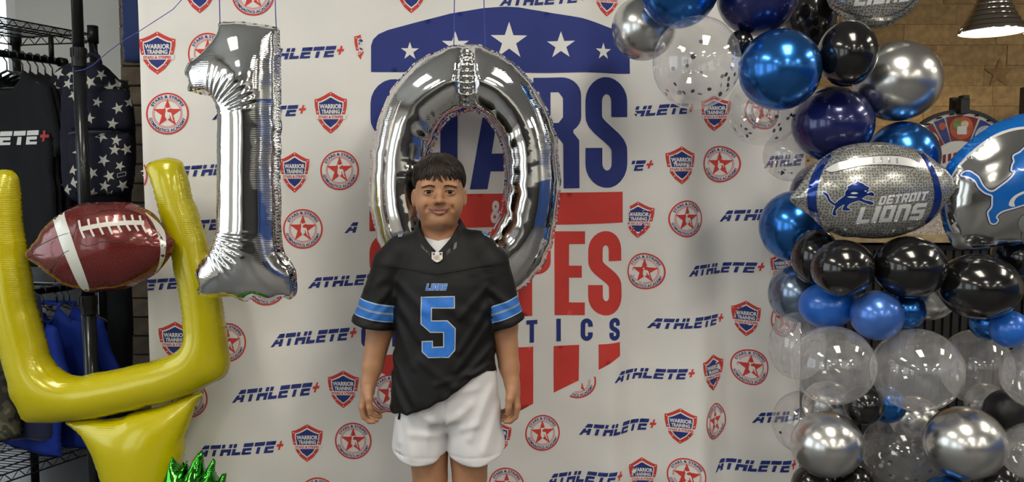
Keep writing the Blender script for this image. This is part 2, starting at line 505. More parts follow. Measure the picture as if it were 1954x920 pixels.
def shield(cx, cy, w, h, keep=None, shear=0.0):
    pr = Print(keep)
    top = [(-.5, .32), (-.38, .34), (-.22, .40), (0, .5), (.22, .40), (.38, .34), (.5, .32)]
    bot = [(.49, .16), (.44, -.04), (.36, -.2), (.22, -.36), (0, -.5), (-.22, -.36), (-.36, -.2), (-.44, -.04), (-.49, .16)]
    out = top + bot
    def M(L): return [(cx + a * w, cy - b * h + shear * a * w) for a, b in L]
    pr.poly([M(out)], 1, 0)
    pr.poly([M([(a * .80, b * .80 + .005) for a, b in out])], 2, 1)
    pr.poly([M([(a * .73, b * .72 + .005) for a, b in out])], 0, 2)
    pr.poly([M(rect(-.46, -.155, .46, -.045))], 2, 3)
    for a, b in ((0, .455), (-.44, .28), (.44, .28), (-.40, 0.02), (.40, .02), (-.24, -.28), (.24, -.28), (0, -.44)):
        pr.poly([M(circle(a, b, .018, 8))], 2, 3, 50)
    def tf(xa, xb, y0, y1):
        return lambda x, y: (cx + (xa + (xb - xa) * x) * w, cy - (y0 + (y1 - y0) * y) * h + shear * (xa + (xb - xa) * x) * w)
    pr.text('WARRIOR', 2, 4, tf(-.345, .345, .10, .205), .04)
    pr.text('TRAINING', 2, 4, tf(-.285, .285, -.02, .075), .04)
    pr.text('STARS & STRIPES', 1, 5, tf(-.38, .38, -.135, -.068), .03)
    return pr.build('shield_logo')
GYM = [(-.12, .44), (.0, .36), (.16, .40), (.26, .46), (.28, .42), (.16, .32), (.04, .26), (.02, .14), (.12, .10), (.24, .10), (.30, -.02), (.36, -.34), (.44, -.44), (.34, -.40), (.26, -.26), (.20, -.08), (.12, -.04), (.18, -.14), (.16, -.26), (.06, -.32), (.04, -.44), (-.02, -.40), (-.02, -.28), (-.10, -.18), (-.10, 0.0), (-.06, .20), (-.08, .32)]
def ringlogo(cx, cy, rx, ry, keep=None, shear=0.0):
    pr = Print(keep)
    def M(L): return [(cx + a * rx, cy - b * ry + shear * a * rx) for a, b in L]
    pr.poly([M(circle(0, 0, 1, 44)), M(circle(0, 0, .915, 44))], 1, 0)
    pr.poly([M(circle(0, 0, .915, 40))], 2, 0)
    for r in (.70, .64):
        pr.poly([M(circle(0, 0, r, 36)), M(circle(0, 0, r - .025, 36))], 1, 1)
    pr.poly([M([(a, -b) for a, b in star(0, 0, .70, 0, .40)])], 1, 2)
    pr.poly([M([(a * .78 - .03, b * .78 - .02) for a, b in GYM])], 2, 3, 40)
    def arc(a0, a1, r0, r1):
        def f(x, y):
            th = a0 + (a1 - a0) * x; r = r0 + (r1 - r0) * y
            a = r * np.sin(th); b = r * np.cos(th)
            return cx + a * rx, cy - b * ry + shear * a * rx
        return f
    pr.text('STARS & STRIPES', 0, 3, arc(-1.12, 1.12, .745, .885), .03)
    pr.text('GYMNASTICS ACADEMY', 0, 3, arc(PI + 1.32, PI - 1.32, .885, .745), .03)
    return pr.build('round_logo')
for a in ((478, 116, 653, 108, 21), (405, 229, 580, 220, 21), (336, 339, 506, 328, 21), (262, 449, 434, 437, 21), (185, 561, 352, 550, 21),
          (587, 551, 752, 539, 20), (516, 663, 676, 648, 24), (443, 768, 605, 753, 24), (373, 873, 537, 862, 22),
          (1450, 321, 1580, 312, 22), (1380, 424, 1518, 414, 21), (1308, 527, 1447, 519, 20), (1238, 628, 1386, 621, 20), (1169, 729, 1316, 720, 20), (1106, 832, 1250, 823, 22),
          (1041, 927, 1182, 918, 22), (1368, 905, 1511, 895, 22), (1433, 806, 1572, 797, 20), (952, 12, 1114, 6, 21)):
    athlete(*a)
athlete(657, 445, 818, 436, 20, lambda x, y: x < 686)
athlete(1170, 224, 1319, 218, 20, lambda x, y: x > 1216)
athlete(1098, 331, 1243, 325, 20, lambda x, y: x > 1211)
for a in ((300, 101, 70, 82), (382, -14, 64, 80), (785, -14, 60, 78), (1160, -8, 58, 76), (631, 215, 62, 80), (562, 329, 56, 78), (334, 650, 63, 72), (655, 743, 59, 71),
          (586, 846, 59, 72), (1370, 215, 56, 68), (1294, 316, 58, 72), (1488, 511, 52, 62), (1424, 608, 42, 68), (1363, 712, 54, 69), (1295, 811, 55, 68), (1229, 910, 54, 66)):
    shield(*a)
shield(1222, 420, 54, 70, lambda x, y: x > 1206); shield(947, 836, 56, 66, lambda x, y: x > 940); shield(706, 94, 60, 74, lambda x, y: x < 689)
for a in ((320, 217, 41, 40), (397, 103, 38, 40), (246, 334, 36, 38), (483, -8, 40, 38), (648, 325, 37, 38), (578, 437, 38, 38), (508, 546, 38, 37), (435, 653, 35, 37), (362, 761, 35, 36),
          (674, 841, 35, 35), (606, 948, 36, 36), (745, 750, 36, 36), (1380, 313, 34, 35), (1305, 417, 35, 35), (1234, 519, 33, 35), (1452, 212, 34, 36), (1495, 608, 31, 34),
          (1431, 700, 29, 34), (1368, 806, 27, 34), (1306, 904, 33, 33), (1035, 826, 34, 34), (966, 925, 33, 34)):
    ringlogo(*a)
ringlogo(1102, 727, 34, 34, lambda x, y: (x - 1087) * 42 + (y - 757) * 48 > 0)
# --- the large centre logo
def stroke(path, t):
    A = np.asarray(path, float); d = np.gradient(A, axis=0); d /= np.hypot(*d.T)[:, None] + 1e-9
    n = np.stack([-d[:, 1], d[:, 0]], 1) * t / 2
    return np.vstack([A + n, (A - n)[::-1]])
def glyph(ch, x0, x1, y0, y1, t, pr, m, sp=14, tilt=0.0):
    """block capitals, pixels; y0 top, y1 bottom; t stroke width"""
    W, H = x1 - x0, y1 - y0
    def A_(cx, cy, rx, ry, a0, a1, n=12): return [(cx + rx * math.cos(a), cy - ry * math.sin(a)) for a in np.linspace(a0, a1, n)]
    h = t / 2
    if ch == 'S':
        r = W / 2 - h; q = min(r * 1.25, H * .14)
        p = [(W - h, H * .36), (W - h, H * .27)] + A_(W / 2, h + q, r, q, 0, PI) + [(h, H * .27), (h, H * .33)] + \
            [(h + (W - t) * (0.5 - 0.5 * math.cos(PI * k)), H * (.36 + .30 * k)) for k in np.linspace(0.05, .95, 8)] + \
            [(W - h, H * .70), (W - h, H * .76)] + [(W / 2 + r * math.cos(a), H - h - q + q * math.sin(a)) for a in np.linspace(0, PI, 12)] + [(h, H * .74), (h, H * .64)]
        L = [stroke(resample(p, 4, False), t)]
    elif ch in 'CG':
        r = W / 2 - h; q = min(r * 1.2, H * .2)
        p = [(W - h, H * .37), (W - h, H * .3)] + A_(W / 2, h + q, r, q, 0, PI) + [(h, H * .3), (h, H * .7)] + \
            [(W / 2 - r * math.cos(a), H - h - q + q * math.sin(a)) for a in np.linspace(0, PI, 12)] + [(W - h, H * .7), (W - h, H * (.62 if ch == 'C' else .5))]
        L = [stroke(resample(p, 3, False), t)]
    elif ch == 'T': L = [[(0, 0), (W, 0), (W, t * .95), (W / 2 + h, t * .95), (W / 2 + h, H), (W / 2 - h, H), (W / 2 - h, t * .95), (0, t * .95)]]
    elif ch == 'I': L = [rect(W / 2 - h, 0, W / 2 + h, H)]
    elif ch == 'E': L = [[(0, 0), (W, 0), (W, t * .9), (t, t * .9), (t, H * .41), (W * .9, H * .41), (W * .9, H * .41 + t * .85), (t, H * .41 + t * .85), (t, H - t * .9), (W, H - t * .9), (W, H), (0, H)]]
    elif ch == 'A': L = [[(W * .5 - t * .62, 0), (W * .5 + t * .62, 0), (W, H), (W - t * 1.0, H), (W - t * 1.18, H * .84), (t * 1.18, H * .84), (t, H), (0, H)], [(W / 2, H * .2), (W / 2 + W * .14, H * .68), (W / 2 - W * .14, H * .68)]]
    elif ch in 'RP':
        bw = A_(W - .42 * W, .17 * H, .42 * W, .17 * H, PI / 2, 0, 8) + [(W, H * .36)] + [(W - .42 * W + .42 * W * math.cos(a), H * .36 + .15 * H * math.sin(a)) for a in np.linspace(0, PI / 2, 8)]
        if ch == 'P': L = [[(0, 0)] + bw + [(t, H * .51), (t, H), (0, H)]]
        else:
            bw = bw[:-3] + [(W * .84, H * .50), (W * .96, H * .57), (W * .97, H), (W - t * .95, H), (W - t * .98, H * .60), (W * .55, H * .55), (t, H * .55)]
            L = [[(0, 0)] + bw + [(t, H), (0, H)]]
        L.append([(t, t * .85), (W - t * 1.25, t * .85), (W - t * 1.0, t * 1.2), (W - t * 1.0, H * .36), (W - t * 1.25, H * .41), (t, H * .41)])
    elif ch == 'N': L = [[(0, 0), (t, 0), (W - t, H * .6), (W - t, 0), (W, 0), (W, H), (W - t, H), (t, H * .4), (t, H), (0, H)]]
    elif ch == 'M': L = [[(0, 0), (t, 0), (W / 2, H * .55), (W - t, 0), (W, 0), (W, H), (W - t * .9, H), (W - t * .9, H * .4), (W / 2, H * .95), (t * .9, H * .4), (t * .9, H), (0, H)]]
    elif ch == 'Y': L = [[(0, 0), (t, 0), (W / 2, H * .38), (W - t, 0), (W, 0), (W / 2 + h, H * .55), (W / 2 + h, H), (W / 2 - h, H), (W / 2 - h, H * .55)]]
    pr.poly([[(x0 + a, y0 + b + tilt * (x0 + a - 956)) for a, b in l] for l in L], m, 0, sp)
pr = Print()
roof = [(708, 138), (708, 96)] + [(708, 88), (712, 76), (722, 66), (740, 58)] + [(800, 41), (860, 25), (920, 16), (965, 13), (990, 14), (1030, 20), (1110, 36), (1175, 54), (1192, 62), (1202, 72), (1205, 84), (1206, 139)]
pr.poly([roof], 0, 0, 9)
for (x, y, r) in ((782, 98, 18), (869, 86, 27), (971, 79, 37), (1070, 87, 27), (1152, 98, 17)):
    pr.poly([star(x, y, r)], 2, 1, 20)
pr.build('roof_emblem')
for ch, a, b in (('S', 707, 796), ('T', 806, 908), ('A', 897, 1010), ('R', 1018, 1107), ('S', 1115, 1201)):
    pr = Print(); glyph(ch, a, b, 149, 361, 33, pr, 0, 8, -0.012); pr.build('printed_letter')
pr = Print()
pr.poly([[(705, 373), (1191, 366), (1191, 425), (705, 441)]], 1, 0, 9)
pr.text('&', 2, 1, lambda x, y: (936 + 23 * x, 424 - 43 * y), .03)
pr.build('red_bar')
for ch, a, b in (('S', 705, 771), ('T', 778, 846), ('R', 854, 920), ('I', 930, 960), ('P', 988, 1052), ('E', 1059, 1115), ('S', 1121, 1187)):
    pr = Print(); glyph(ch, a, b, 443, 603, 27, pr, 1, 8, -0.012); pr.build('printed_letter')
for i, ch in enumerate('GYMNASTICS'):
    cx = 1171 - 52.3 * (9 - i)
    pr = Print(); glyph(ch, cx - 11, cx + 11, 612, 655, 8.5, pr, 0, 10, -0.03); pr.build('printed_letter')
pr = Print(); pr.poly([[(1140, 656), (1182, 652), (1182, 678), (1140, 704)]], 1, 0, 8); pr.build('red_stripe')
pr = Print(); pr.poly([[(1057, 661), (1105, 658), (1105, 727), (1057, 750)]], 1, 0, 8); pr.build('red_stripe')
pr = Print(); pr.poly([[(969, 662), (1017, 661), (1017, 770), (969, 793)]], 1, 0, 8); pr.build('red_stripe')
pr = Print(); pr.poly([[(882, 664), (930, 663), (930, 790), (882, 768)]], 1, 0, 8); pr.build('red_stripe')
pr = Print(); pr.poly([[(795, 668), (843, 666), (843, 760), (795, 738)]], 1, 0, 8); pr.build('red_stripe')
pr = Print(); pr.poly([[(710, 680), (757, 675), (757, 726), (710, 702)]], 1, 0, 8); pr.build('red_stripe')
# ------------------------------------------------------------------ foil balloons
def poisson(mask, its):
    u = np.zeros(mask.shape, np.float64); m = mask.astype(np.float64)
    # coarse start, then relax
    sh = mask.shape
    for k in (8, 4, 2, 1):
        mk = mask[::k, ::k]
        if k < 8:
            u0 = np.repeat(np.repeat(u, 2, 0), 2, 1) * 4
            u = np.zeros(mk.shape); a = min(u.shape[0], u0.shape[0]); b = min(u.shape[1], u0.shape[1])
            u[:a, :b] = u0[:a, :b]
            u *= mk
        else:
            u = np.zeros(mk.shape)
        for _ in range(its if k > 1 else its // 2):
            p = np.pad(u, 1)
            u = 0.25 * (p[:-2, 1:-1] + p[2:, 1:-1] + p[1:-1, :-2] + p[1:-1, 2:] + 1.0) * mk
    return u
def noise1(seed, n=512):
    r = np.random.RandomState(seed)
    a = r.randn(n)
    def f(x):
        x = np.asarray(x); i = np.floor(x).astype(int); t = x - i; t = t * t * (3 - 2 * t)
        return a[i % n] * (1 - t) + a[(i + 1) % n] * t
    return f
def foil(name, loops, Y, mats, parent=None, sp=0.007, thick=0.85, flange=0.005, wr=(0.004, 0.022, 0.03), seed=1, crease=None, maxh=None, edge_wob=0.002, post=None, power=0.5):
    """loops: metres in the vertical plane Y (x, z). Two sheets of film blown up between the outline."""
    nz = noise1(seed); nz2 = noise1(seed + 50)
    LL = []
    for L in loops:
        R = resample(L, sp)
        seg = np.hypot(*(np.roll(R, -1, 0) - R).T); arc = np.concatenate([[0], np.cumsum(seg)[:-1]])
        t = np.roll(R, -1, 0) - np.roll(R, 1, 0); t /= np.hypot(*t.T)[:, None] + 1e-9
        n = np.stack([t[:, 1], -t[:, 0]], 1)
        R = R + n * (edge_wob * nz2(arc / (wr[1] * 1.3)))[:, None]
        LL.append(R)
    res = 0.0045
    allp = np.vstack(LL); lo = allp.min(0) - 2 * res; hi = allp.max(0) + 2 * res
    gx = np.arange(lo[0], hi[0], res); gz = np.arange(lo[1], hi[1], res)
    X, Zg = np.meshgrid(gx, gz)
    mask = inside(np.stack([X.ravel(), Zg.ravel()], 1), LL).reshape(X.shape)
    u = poisson(mask, 420) * res * res
    V, T, nb = fill(LL, sp)
    # distance and arc position to the outline
    B = np.vstack(LL); arcs = []
    off = 0.0
    for L in LL:
        seg = np.hypot(*(np.roll(L, -1, 0) - L).T); arcs.append(np.concatenate([[0], np.cumsum(seg)[:-1]]) + off); off += 10.0
    arcs = np.concatenate(arcs)
    d = np.empty(len(V)); ai = np.empty(len(V))
    for i0 in range(0, len(V), 3000):
        q = ((V[i0:i0 + 3000, None, :] - B[None]) ** 2).sum(2); k = q.argmin(1)
        d[i0:i0 + 3000] = np.sqrt(q[np.arange(len(k)), k]); ai[i0:i0 + 3000] = arcs[k]
    fx = np.clip((V[:, 0] - lo[0]) / res, 0, len(gx) - 1.001); fz = np.clip((V[:, 1] - lo[1]) / res, 0, len(gz) - 1.001)
    ix, iz = fx.astype(int), fz.astype(int); tx, tz = fx - ix, fz - iz
    ui = (u[iz, ix] * (1 - tx) * (1 - tz) + u[iz, ix + 1] * tx * (1 - tz) + u[iz + 1, ix] * (1 - tx) * tz + u[iz + 1, ix + 1] * tx * tz)
    h = thick * (2 * np.maximum(ui, 0)) ** power * (1.0 if power == 0.5 else (np.max(2 * ui)) ** (0.5 - power))
    if maxh: h = maxh * np.tanh(h / maxh)
    on = d < 1e-6
    h = h * np.clip((d - flange * 0.6) / (flange * 1.2), 0, 1)
    A, per, lam = wr
    w = A * np.exp(-d / lam) * (0.75 * nz(ai / per) + 0.45 * nz2(ai / (per * 0.43)))
    w += 0.35 * A * np.exp(-d / (lam * 2.6)) * nz2(ai / (per * 2.1) + 40)
    h = h + w * np.clip(d / 0.008, 0, 1)
    if crease is not None: h = crease(V, h, d)
    h = np.maximum(h, 0.0004); h[on] = 0.0
    fr = np.stack([V[:, 0], Y - h, V[:, 1]], 1); bk = np.stack([V[:, 0], Y + h, V[:, 1]], 1)
    nV = len(V); bidx = np.arange(nV) + nV; bidx[on] = np.where(on)[0]
    VV = np.vstack([fr, bk]); TT = np.vstack([T, bidx[T][:, ::-1]])
    used = np.unique(TT); re = -np.ones(len(VV), int); re[used] = np.arange(len(used))
    VV = VV[used]; TT = re[TT]; dd = np.concatenate([d, d])[used]
    if post is not None: VV = post(VV)
    # outward for the front sheet is -y
    a, b, c = VV[TT[0]]
    if np.cross(b - a, c - a)[1] > 0: TT = TT[:, ::-1]
    ctr = VV.mean(0)
    return new(name, VV, TT, mats, parent, True, None, Vector(ctr), {'edge': dd})
def pxloop(L, Y): return [(P(x, y, Y).x, P(x, y, Y).z) for x, y in L]
_BV = {}
def bvh_of(o):
    if o.name not in _BV:
        w = np.array(WLOC[o.name]); me = o.data
        v = np.empty(len(me.vertices) * 3); me.vertices.foreach_get('co', v); v = v.reshape(-1, 3) + w
        _BV[o.name] = BVHTree.FromPolygons([tuple(x) for x in v], [tuple(p.vertices) for p in me.polygons])
    return _BV[o.name]
CAMV = Vector((0, 0, CH))
def cast(o, pts, off):
    bv = bvh_of(o); W = np.zeros((len(pts), 3)); ok = np.zeros(len(pts), bool)
    for i, (x, y) in enumerate(pts):
        d = Vector(ray(x, y)).normalized()
        h, n, _, _ = bv.ray_cast(CAMV, d)
        if h is not None:
            if n.dot(d) > 0: n = -n
            W[i] = h + n * off; ok[i] = True
    return W, ok
def decal(o, name, items, mats, parent, sp=6.0, off=0.0009, lift=0.0005):
    """items: (loops in pixels, material index, layer); laid onto the surface of o"""
    vs, fs, ms = [], [], []; n = 0
    for it in items:
        if it[0] == 'tri': V, T, m, lay = it[1], it[2], it[3], it[4]
        else:
            V, T, _ = fill(it[0], sp); m, lay = it[1], it[2]
        if len(T) == 0: continue
        W, ok = cast(o, V, off + lift * lay)
        T = T[ok[T].all(1)]
        # drop faces that span a depth jump
        if len(T): T = T[np.ptp(W[T][:, :, 1], axis=1) < 0.06]
        if len(T) == 0: continue
        a, b, c = W[T[:, 0]], W[T[:, 1]], W[T[:, 2]]
        nn = np.cross(b - a, c - a)[:, 1]; T = T.copy(); T[nn > 0] = T[nn > 0][:, ::-1]
        vs.append(W); fs.append(T + n); ms += [m] * len(T); n += len(W)
    if not fs: return None
    W = np.vstack(vs); f = np.vstack(fs)
    used = np.unique(f); re = -np.ones(len(W), int); re[used] = np.arange(len(used))
    return new(name, W[used], re[f], mats, parent, True, ms)
def word_item(word, fmap, m, lay, bold=0.0):
    V, T = text_tris(word, bold)
    w = V[:, 0].max(); x, y = fmap(V[:, 0] / w, V[:, 1] / 0.729)
    return ('tri', np.stack([x, y], 1), T, m, lay)
def line_loop(pts, w):
    """thin closed strip along a pixel polyline"""
    A = np.asarray(pts, float); d = np.gradient(A, axis=0); d /= np.hypot(*d.T)[:, None] + 1e-9
    n = np.stack([-d[:, 1], d[:, 0]], 1) * w / 2
    return np.vstack([A + n, (A - n)[::-1]])
def foil_mat(name, col, rough=0.06, metal=1.0, ripple=0.0, rscale=70.0, emin=0.0, emax=0.05, coat=0.0):
    m = mat(name, col, rough, metal, coat=coat)
    if ripple:
        nt = m.node_tree; N = nt.nodes; b = N['Principled BSDF']
        tc = N.new('ShaderNodeTexCoord')
        wv = N.new('ShaderNodeTexWave'); wv.wave_type = 'BANDS'; wv.bands_direction = 'Z'
        wv.inputs['Scale'].default_value = rscale; wv.inputs['Distortion'].default_value = 1.2; wv.inputs['Detail'].default_value = 1.5
        nt.links.new(tc.outputs['Object'], wv.inputs['Vector'])
        nz = N.new('ShaderNodeTexNoise'); nz.inputs['Scale'].default_value = 7.0
        nt.links.new(tc.outputs['Object'], nz.inputs['Vector'])
        r1 = N.new('ShaderNodeMapRange'); r1.inputs[1].default_value = 0.42; r1.inputs[2].default_value = 0.62
        nt.links.new(nz.outputs[0], r1.inputs[0])
        at = N.new('ShaderNodeAttribute'); at.attribute_name = 'edge'
        r2 = N.new('ShaderNodeMapRange'); r2.inputs[1].default_value = emin; r2.inputs[2].default_value = emax; r2.inputs[3].default_value = 1; r2.inputs[4].default_value = 0
        nt.links.new(at.outputs['Fac'], r2.inputs[0])
        mu = N.new('ShaderNodeMath'); mu.operation = 'MULTIPLY'
        nt.links.new(r1.outputs[0], mu.inputs[0]); nt.links.new(r2.outputs[0], mu.inputs[1])
        m2 = N.new('ShaderNodeMath'); m2.operation = 'MULTIPLY'
        nt.links.new(mu.outputs[0], m2.inputs[0]); nt.links.new(wv.outputs['Fac'], m2.inputs[1])
        bp = N.new('ShaderNodeBump'); bp.inputs['Strength'].default_value = ripple; bp.inputs['Distance'].default_value = 0.004
        nt.links.new(m2.outputs[0], bp.inputs['Height']); nt.links.new(bp.outputs[0], b.inputs['Normal'])
    return m
SILVER = foil_mat('silver_foil', (0.80, 0.80, 0.79), 0.05, 1.0, 0.16, 60, 0.0, 0.07)
RIB = mat('blue_ribbon', (0.10, 0.10, 0.55), 0.3, coat=0.3)
def ribbon(name, pts, lab, r=0.0016, grp=None):
    o = MB().tube(pts, r, 6, flat=0.5).build(name, RIB, None, True)
    return tag(o, lab, 'ribbon', grp)
# --- the numeral 1
Y1 = 2.40
one_px = [(418, 43), (440, 41), (480, 44), (527, 50), (534, 70), (536, 130), (537, 250), (537, 400), (538, 455), (545, 485), (560, 510), (567, 535), (566, 560), (552, 573), (540, 568), (515, 575), (490, 566), (470, 576), (440, 566), (410, 568), (385, 566), (376, 558), (380, 540), (373, 525), (377, 508), (385, 495), (400, 478), (410, 455), (414, 430), (415, 330), (415, 225), (412, 200), (402, 185), (388, 182), (370, 178), (357, 172), (360, 155), (352, 140), (357, 122), (368, 113), (388, 100), (405, 80), (416, 60)]
def crease_one(V, h, d):
    # radial folds where the film turns into the flag and the foot
    for (cx, cy, a0, a1, n, A) in ((398, 230, 0.15, 1.5, 9, 0.0045), (385, 440, -1.2, 0.1, 8, 0.004)):
        c = P(cx, cy, Y1); dx = V[:, 0] - c.x; dz = V[:, 1] - c.z
        r = np.hypot(dx, dz); th = np.arctan2(dz, dx)
        win = np.exp(-((r - 0.085) / 0.05) ** 2) * np.clip((th - a0) / 0.15, 0, 1) * np.clip((a1 - th) / 0.15, 0, 1)
        h = h + A * win * np.sin((th - a0) / (a1 - a0) * 2 * PI * n) * (1 + 0.4 * np.sin(37 * r + 5 * th))
    return h
one = foil('number_balloon', [pxloop(spline(one_px, 6), Y1)], Y1, SILVER, None, 0.0055, 0.80, 0.006, (0.0026, 0.024, 0.015), 3, crease_one, edge_wob=0.0012)
tag(one, 'shiny silver foil balloon shaped like the numeral one', 'balloon', None)
# --- the numeral 0
Y0 = 2.70
zo_px = [(893, 84), (915, 84), (935, 92), (962, 106), (995, 133), (1025, 170), (1047, 212), (1062, 262), (1069, 320), (1068, 380), (1060, 440), (1044, 490), (1022, 526), (990, 555), (950, 572), (890, 580), (830, 572), (785, 548), (750, 510), (724, 465), (708, 410), (705, 350), (710, 280), (722, 225), (744, 175), (775, 135), (810, 108), (850, 91)]
zi_px = [(900, 213), (920, 222), (940, 243), (955, 275), (961, 320), (961, 370), (952, 412), (936, 440), (915, 455), (890, 460), (865, 455), (845, 440), (832, 412), (824, 370), (823, 320), (830, 275), (846, 243), (868, 222)]
def crease_zero(V, h, d):
    # the weld at the top: a pinched vertical seam
    c = P(893, 150, Y0); x = V[:, 0] - c.x; z = V[:, 1]
    top = 1 / (1 + np.exp(-(z - P(893, 225, Y0).z) * 90))
    pin = np.exp(-(x / 0.020) ** 2) * top
    wig = 0.25 * np.sin(z * 330) + 0.2 * np.sin(z * 170 + 1)
    h = h * (1 - pin * (0.52 + 0.18 * wig))
    # folds round the inner rim
    ci = P(892, 335, Y0); th = np.arctan2((V[:, 1] - ci.z) * 0.62, V[:, 0] - ci.x)
    hole = np.array(pxloop(zi_px, Y0)); rin = np.sqrt(((V[:, None, :] - hole[None]) ** 2).sum(2).min(1))
    f = np.exp(-(rin / 0.055) ** 2) * np.clip(rin / 0.01, 0, 1)
    nzf = noise1(77)
    h = h + 0.0042 * f * nzf((th + 4) * 9.0)
    return h
zero = foil('number_balloon', [pxloop(spline(zo_px, 6), Y0), pxloop(spline(zi_px, 6), Y0)], Y0, SILVER, None, 0.0055, 0.92, 0.007, (0.0040, 0.022, 0.015), 11, crease_zero)
tag(zero, 'shiny silver foil balloon shaped like the numeral zero', 'balloon', None)
def hang(px, py, Y, lab, x2, grp=None):
    a = P(px, py, Y); o = ribbon('ribbon', [a, Vector((a.x + x2, Y + 0.02, HC))], lab, 0.0016, grp)
hang(420, 46, Y1, 'thin blue ribbon holding the flag end of the silver numeral one', -0.01)
hang(527, 52, Y1, 'thin blue ribbon holding the stem end of the silver numeral one', -0.03)
hang(866, 88, Y0, 'thin blue ribbon holding up the silver numeral zero', 0.02, 'ribbons of the numeral zero')
hang(926, 86, Y0, 'thin blue ribbon holding up the silver numeral zero', -0.04, 'ribbons of the numeral zero')
# --- yellow goal post
YG = 2.56
YEL = foil_mat('yellow_foil', (0.53, 0.46, 0.001), 0.22, 0.10, 0.18, 55, 0.0, 0.06, 0.35)
goal = empty('goal_post_balloon', P(265, 1110, YG), 'yellow inflatable foil goal post with two uprights and a wide stem', 'balloon')
u_px = [(-22, 330), (0, 325), (22, 326), (34, 338), (36, 355), (44, 450), (58, 540), (75, 620), (92, 680), (108, 703), (135, 716), (180, 713), (250, 698), (310, 683), (340, 668), (352, 645), (350, 610), (338, 540), (318, 450), (298, 380), (284, 340), (277, 325), (282, 311), (300, 304), (325, 300), (345, 306), (353, 322), (370, 385), (392, 450), (415, 530), (428, 600), (437, 670), (437, 700), (425, 722), (395, 738), (360, 755), (290, 775), (220, 792), (140, 804), (70, 808), (45, 800), (38, 775), (26, 762), (18, 730), (0, 660), (-20, 560), (-30, 450), (-32, 370)]
foil('crossbar_and_uprights', [pxloop(spline(u_px, 6), YG)], YG, YEL, goal, 0.008, 0.80, 0.004, (0.0022, 0.035, 0.013), 21)
s_px = [(125, 806), (200, 800), (290, 780), (385, 748), (372, 775), (360, 815), (350, 870), (345, 940), (344, 1030), (350, 1090), (352, 1108), (205, 1108), (207, 1070), (205, 1000), (195, 920), (180, 870), (160, 835)]
foil('stem', [pxloop(spline(s_px, 6), YG)], YG, YEL, goal, 0.009, 0.62, 0.004, (0.0022, 0.035, 0.013), 22)
# --- brown football
YF = 2.47
BRN = mat('brown_ball_foil', (0.17, 0.022, 0.018), 0.2, 0.35, coat=0.6)
def pebble(m, sc, dark, amt):
    nt = m.node_tree; N = nt.nodes; b = N['Principled BSDF']
    tc = N.new('ShaderNodeTexCoord'); vo = N.new('ShaderNodeTexVoronoi'); vo.inputs['Scale'].default_value = sc
    vo.voronoi_dimensions = '2D'; vo.inputs['Randomness'].default_value = 0.55
    sx = N.new('ShaderNodeSeparateXYZ'); cx = N.new('ShaderNodeCombineXYZ'); nt.links.new(tc.outputs['Object'], sx.inputs[0])
    nt.links.new(sx.outputs['X'], cx.inputs['X']); nt.links.new(sx.outputs['Z'], cx.inputs['Y']); nt.links.new(cx.outputs[0], vo.inputs['Vector'])
    r = N.new('ShaderNodeMapRange'); r.inputs[1].default_value = 0.25; r.inputs[2].default_value = 0.4; r.inputs[3].default_value = amt; r.inputs[4].default_value = 0
    nt.links.new(vo.outputs['Distance'], r.inputs[0])
    mx = N.new('ShaderNodeMix'); mx.data_type = 'RGBA'
    mx.inputs[6].default_value = b.inputs['Base Color'].default_value; mx.inputs[7].default_value = (*dark, 1)
    nt.links.new(r.outputs[0], mx.inputs[0]); nt.links.new(mx.outputs[2], b.inputs['Base Color'])
pebble(BRN, 190, (0.06, 0.008, 0.008), 0.6)
fb_px = [(50, 487), (62, 470), (85, 440), (105, 415), (130, 400), (165, 389), (210, 384), (250, 389), (285, 403), (310, 427), (325, 450), (334, 462), (328, 485), (315, 505), (290, 528), (255, 545), (215, 555), (165, 556), (120, 540), (85, 515)]
ball = foil('football_balloon', [pxloop(spline(fb_px, 6), YF)], YF, BRN, None, 0.006, 0.80, 0.005, (0.0045, 0.028, 0.022), 31, power=0.5)
tag(ball, 'brown and white football foil balloon wedged between the yellow uprights', 'balloon')
PWH = mat('ball_white', (0.62, 0.63, 0.58), 0.25, 0.1, coat=0.5, var=0.05)
PDK = mat('ball_seam', (0.02, 0.008, 0.008), 0.4)
def crop_px(L, ox, oy, sc): return [(ox + x / sc, oy + y / sc) for x, y in L]
c2 = lambda L: crop_px(L, 0, 280, 2.874)
decal(ball, 'white_stripe', [([spline(c2([(290, 385), (318, 362), (350, 352), (358, 390), (385, 470), (425, 590), (462, 690), (490, 780), (462, 790), (425, 745), (385, 660), (345, 565), (312, 470)]), 4)], 0, 0)], [PWH], ball)
decal(ball, 'white_stripe', [([spline(c2([(795, 362), (830, 385), (870, 420), (900, 462), (910, 520), (905, 590), (890, 640), (845, 705), (870, 640), (880, 560), (865, 480), (835, 415)]), 4)], 0, 0)], [PWH], ball)
seams = []
for L in ([(400, 500), (440, 395), (500, 368), (600, 347), (700, 352), (775, 372)], [(430, 520), (470, 545), (520, 535), (560, 520), (640, 522), (720, 505), (800, 510), (838, 480), (825, 440)], [(155, 575), (300, 500), (390, 470)], [(270, 700), (330, 600), (380, 570)]):
    seams.append(([line_loop(spline(c2(L), 5, False), 1.3)], 0, 0))
for k_, sm_ in enumerate(seams): decal(ball, 'seam_line', [sm_], [PDK], ball)
lace = [([line_loop(spline(c2([(448, 452), (520, 437), (600, 425), (700, 418), (790, 418)]), 5, False), 8.5)], 0, 1)]
LC = mat('ball_lace', (0.62, 0.60, 0.55), 0.3, coat=0.4)
decal(ball, 'lace_strip', lace, [LC], ball, 4)
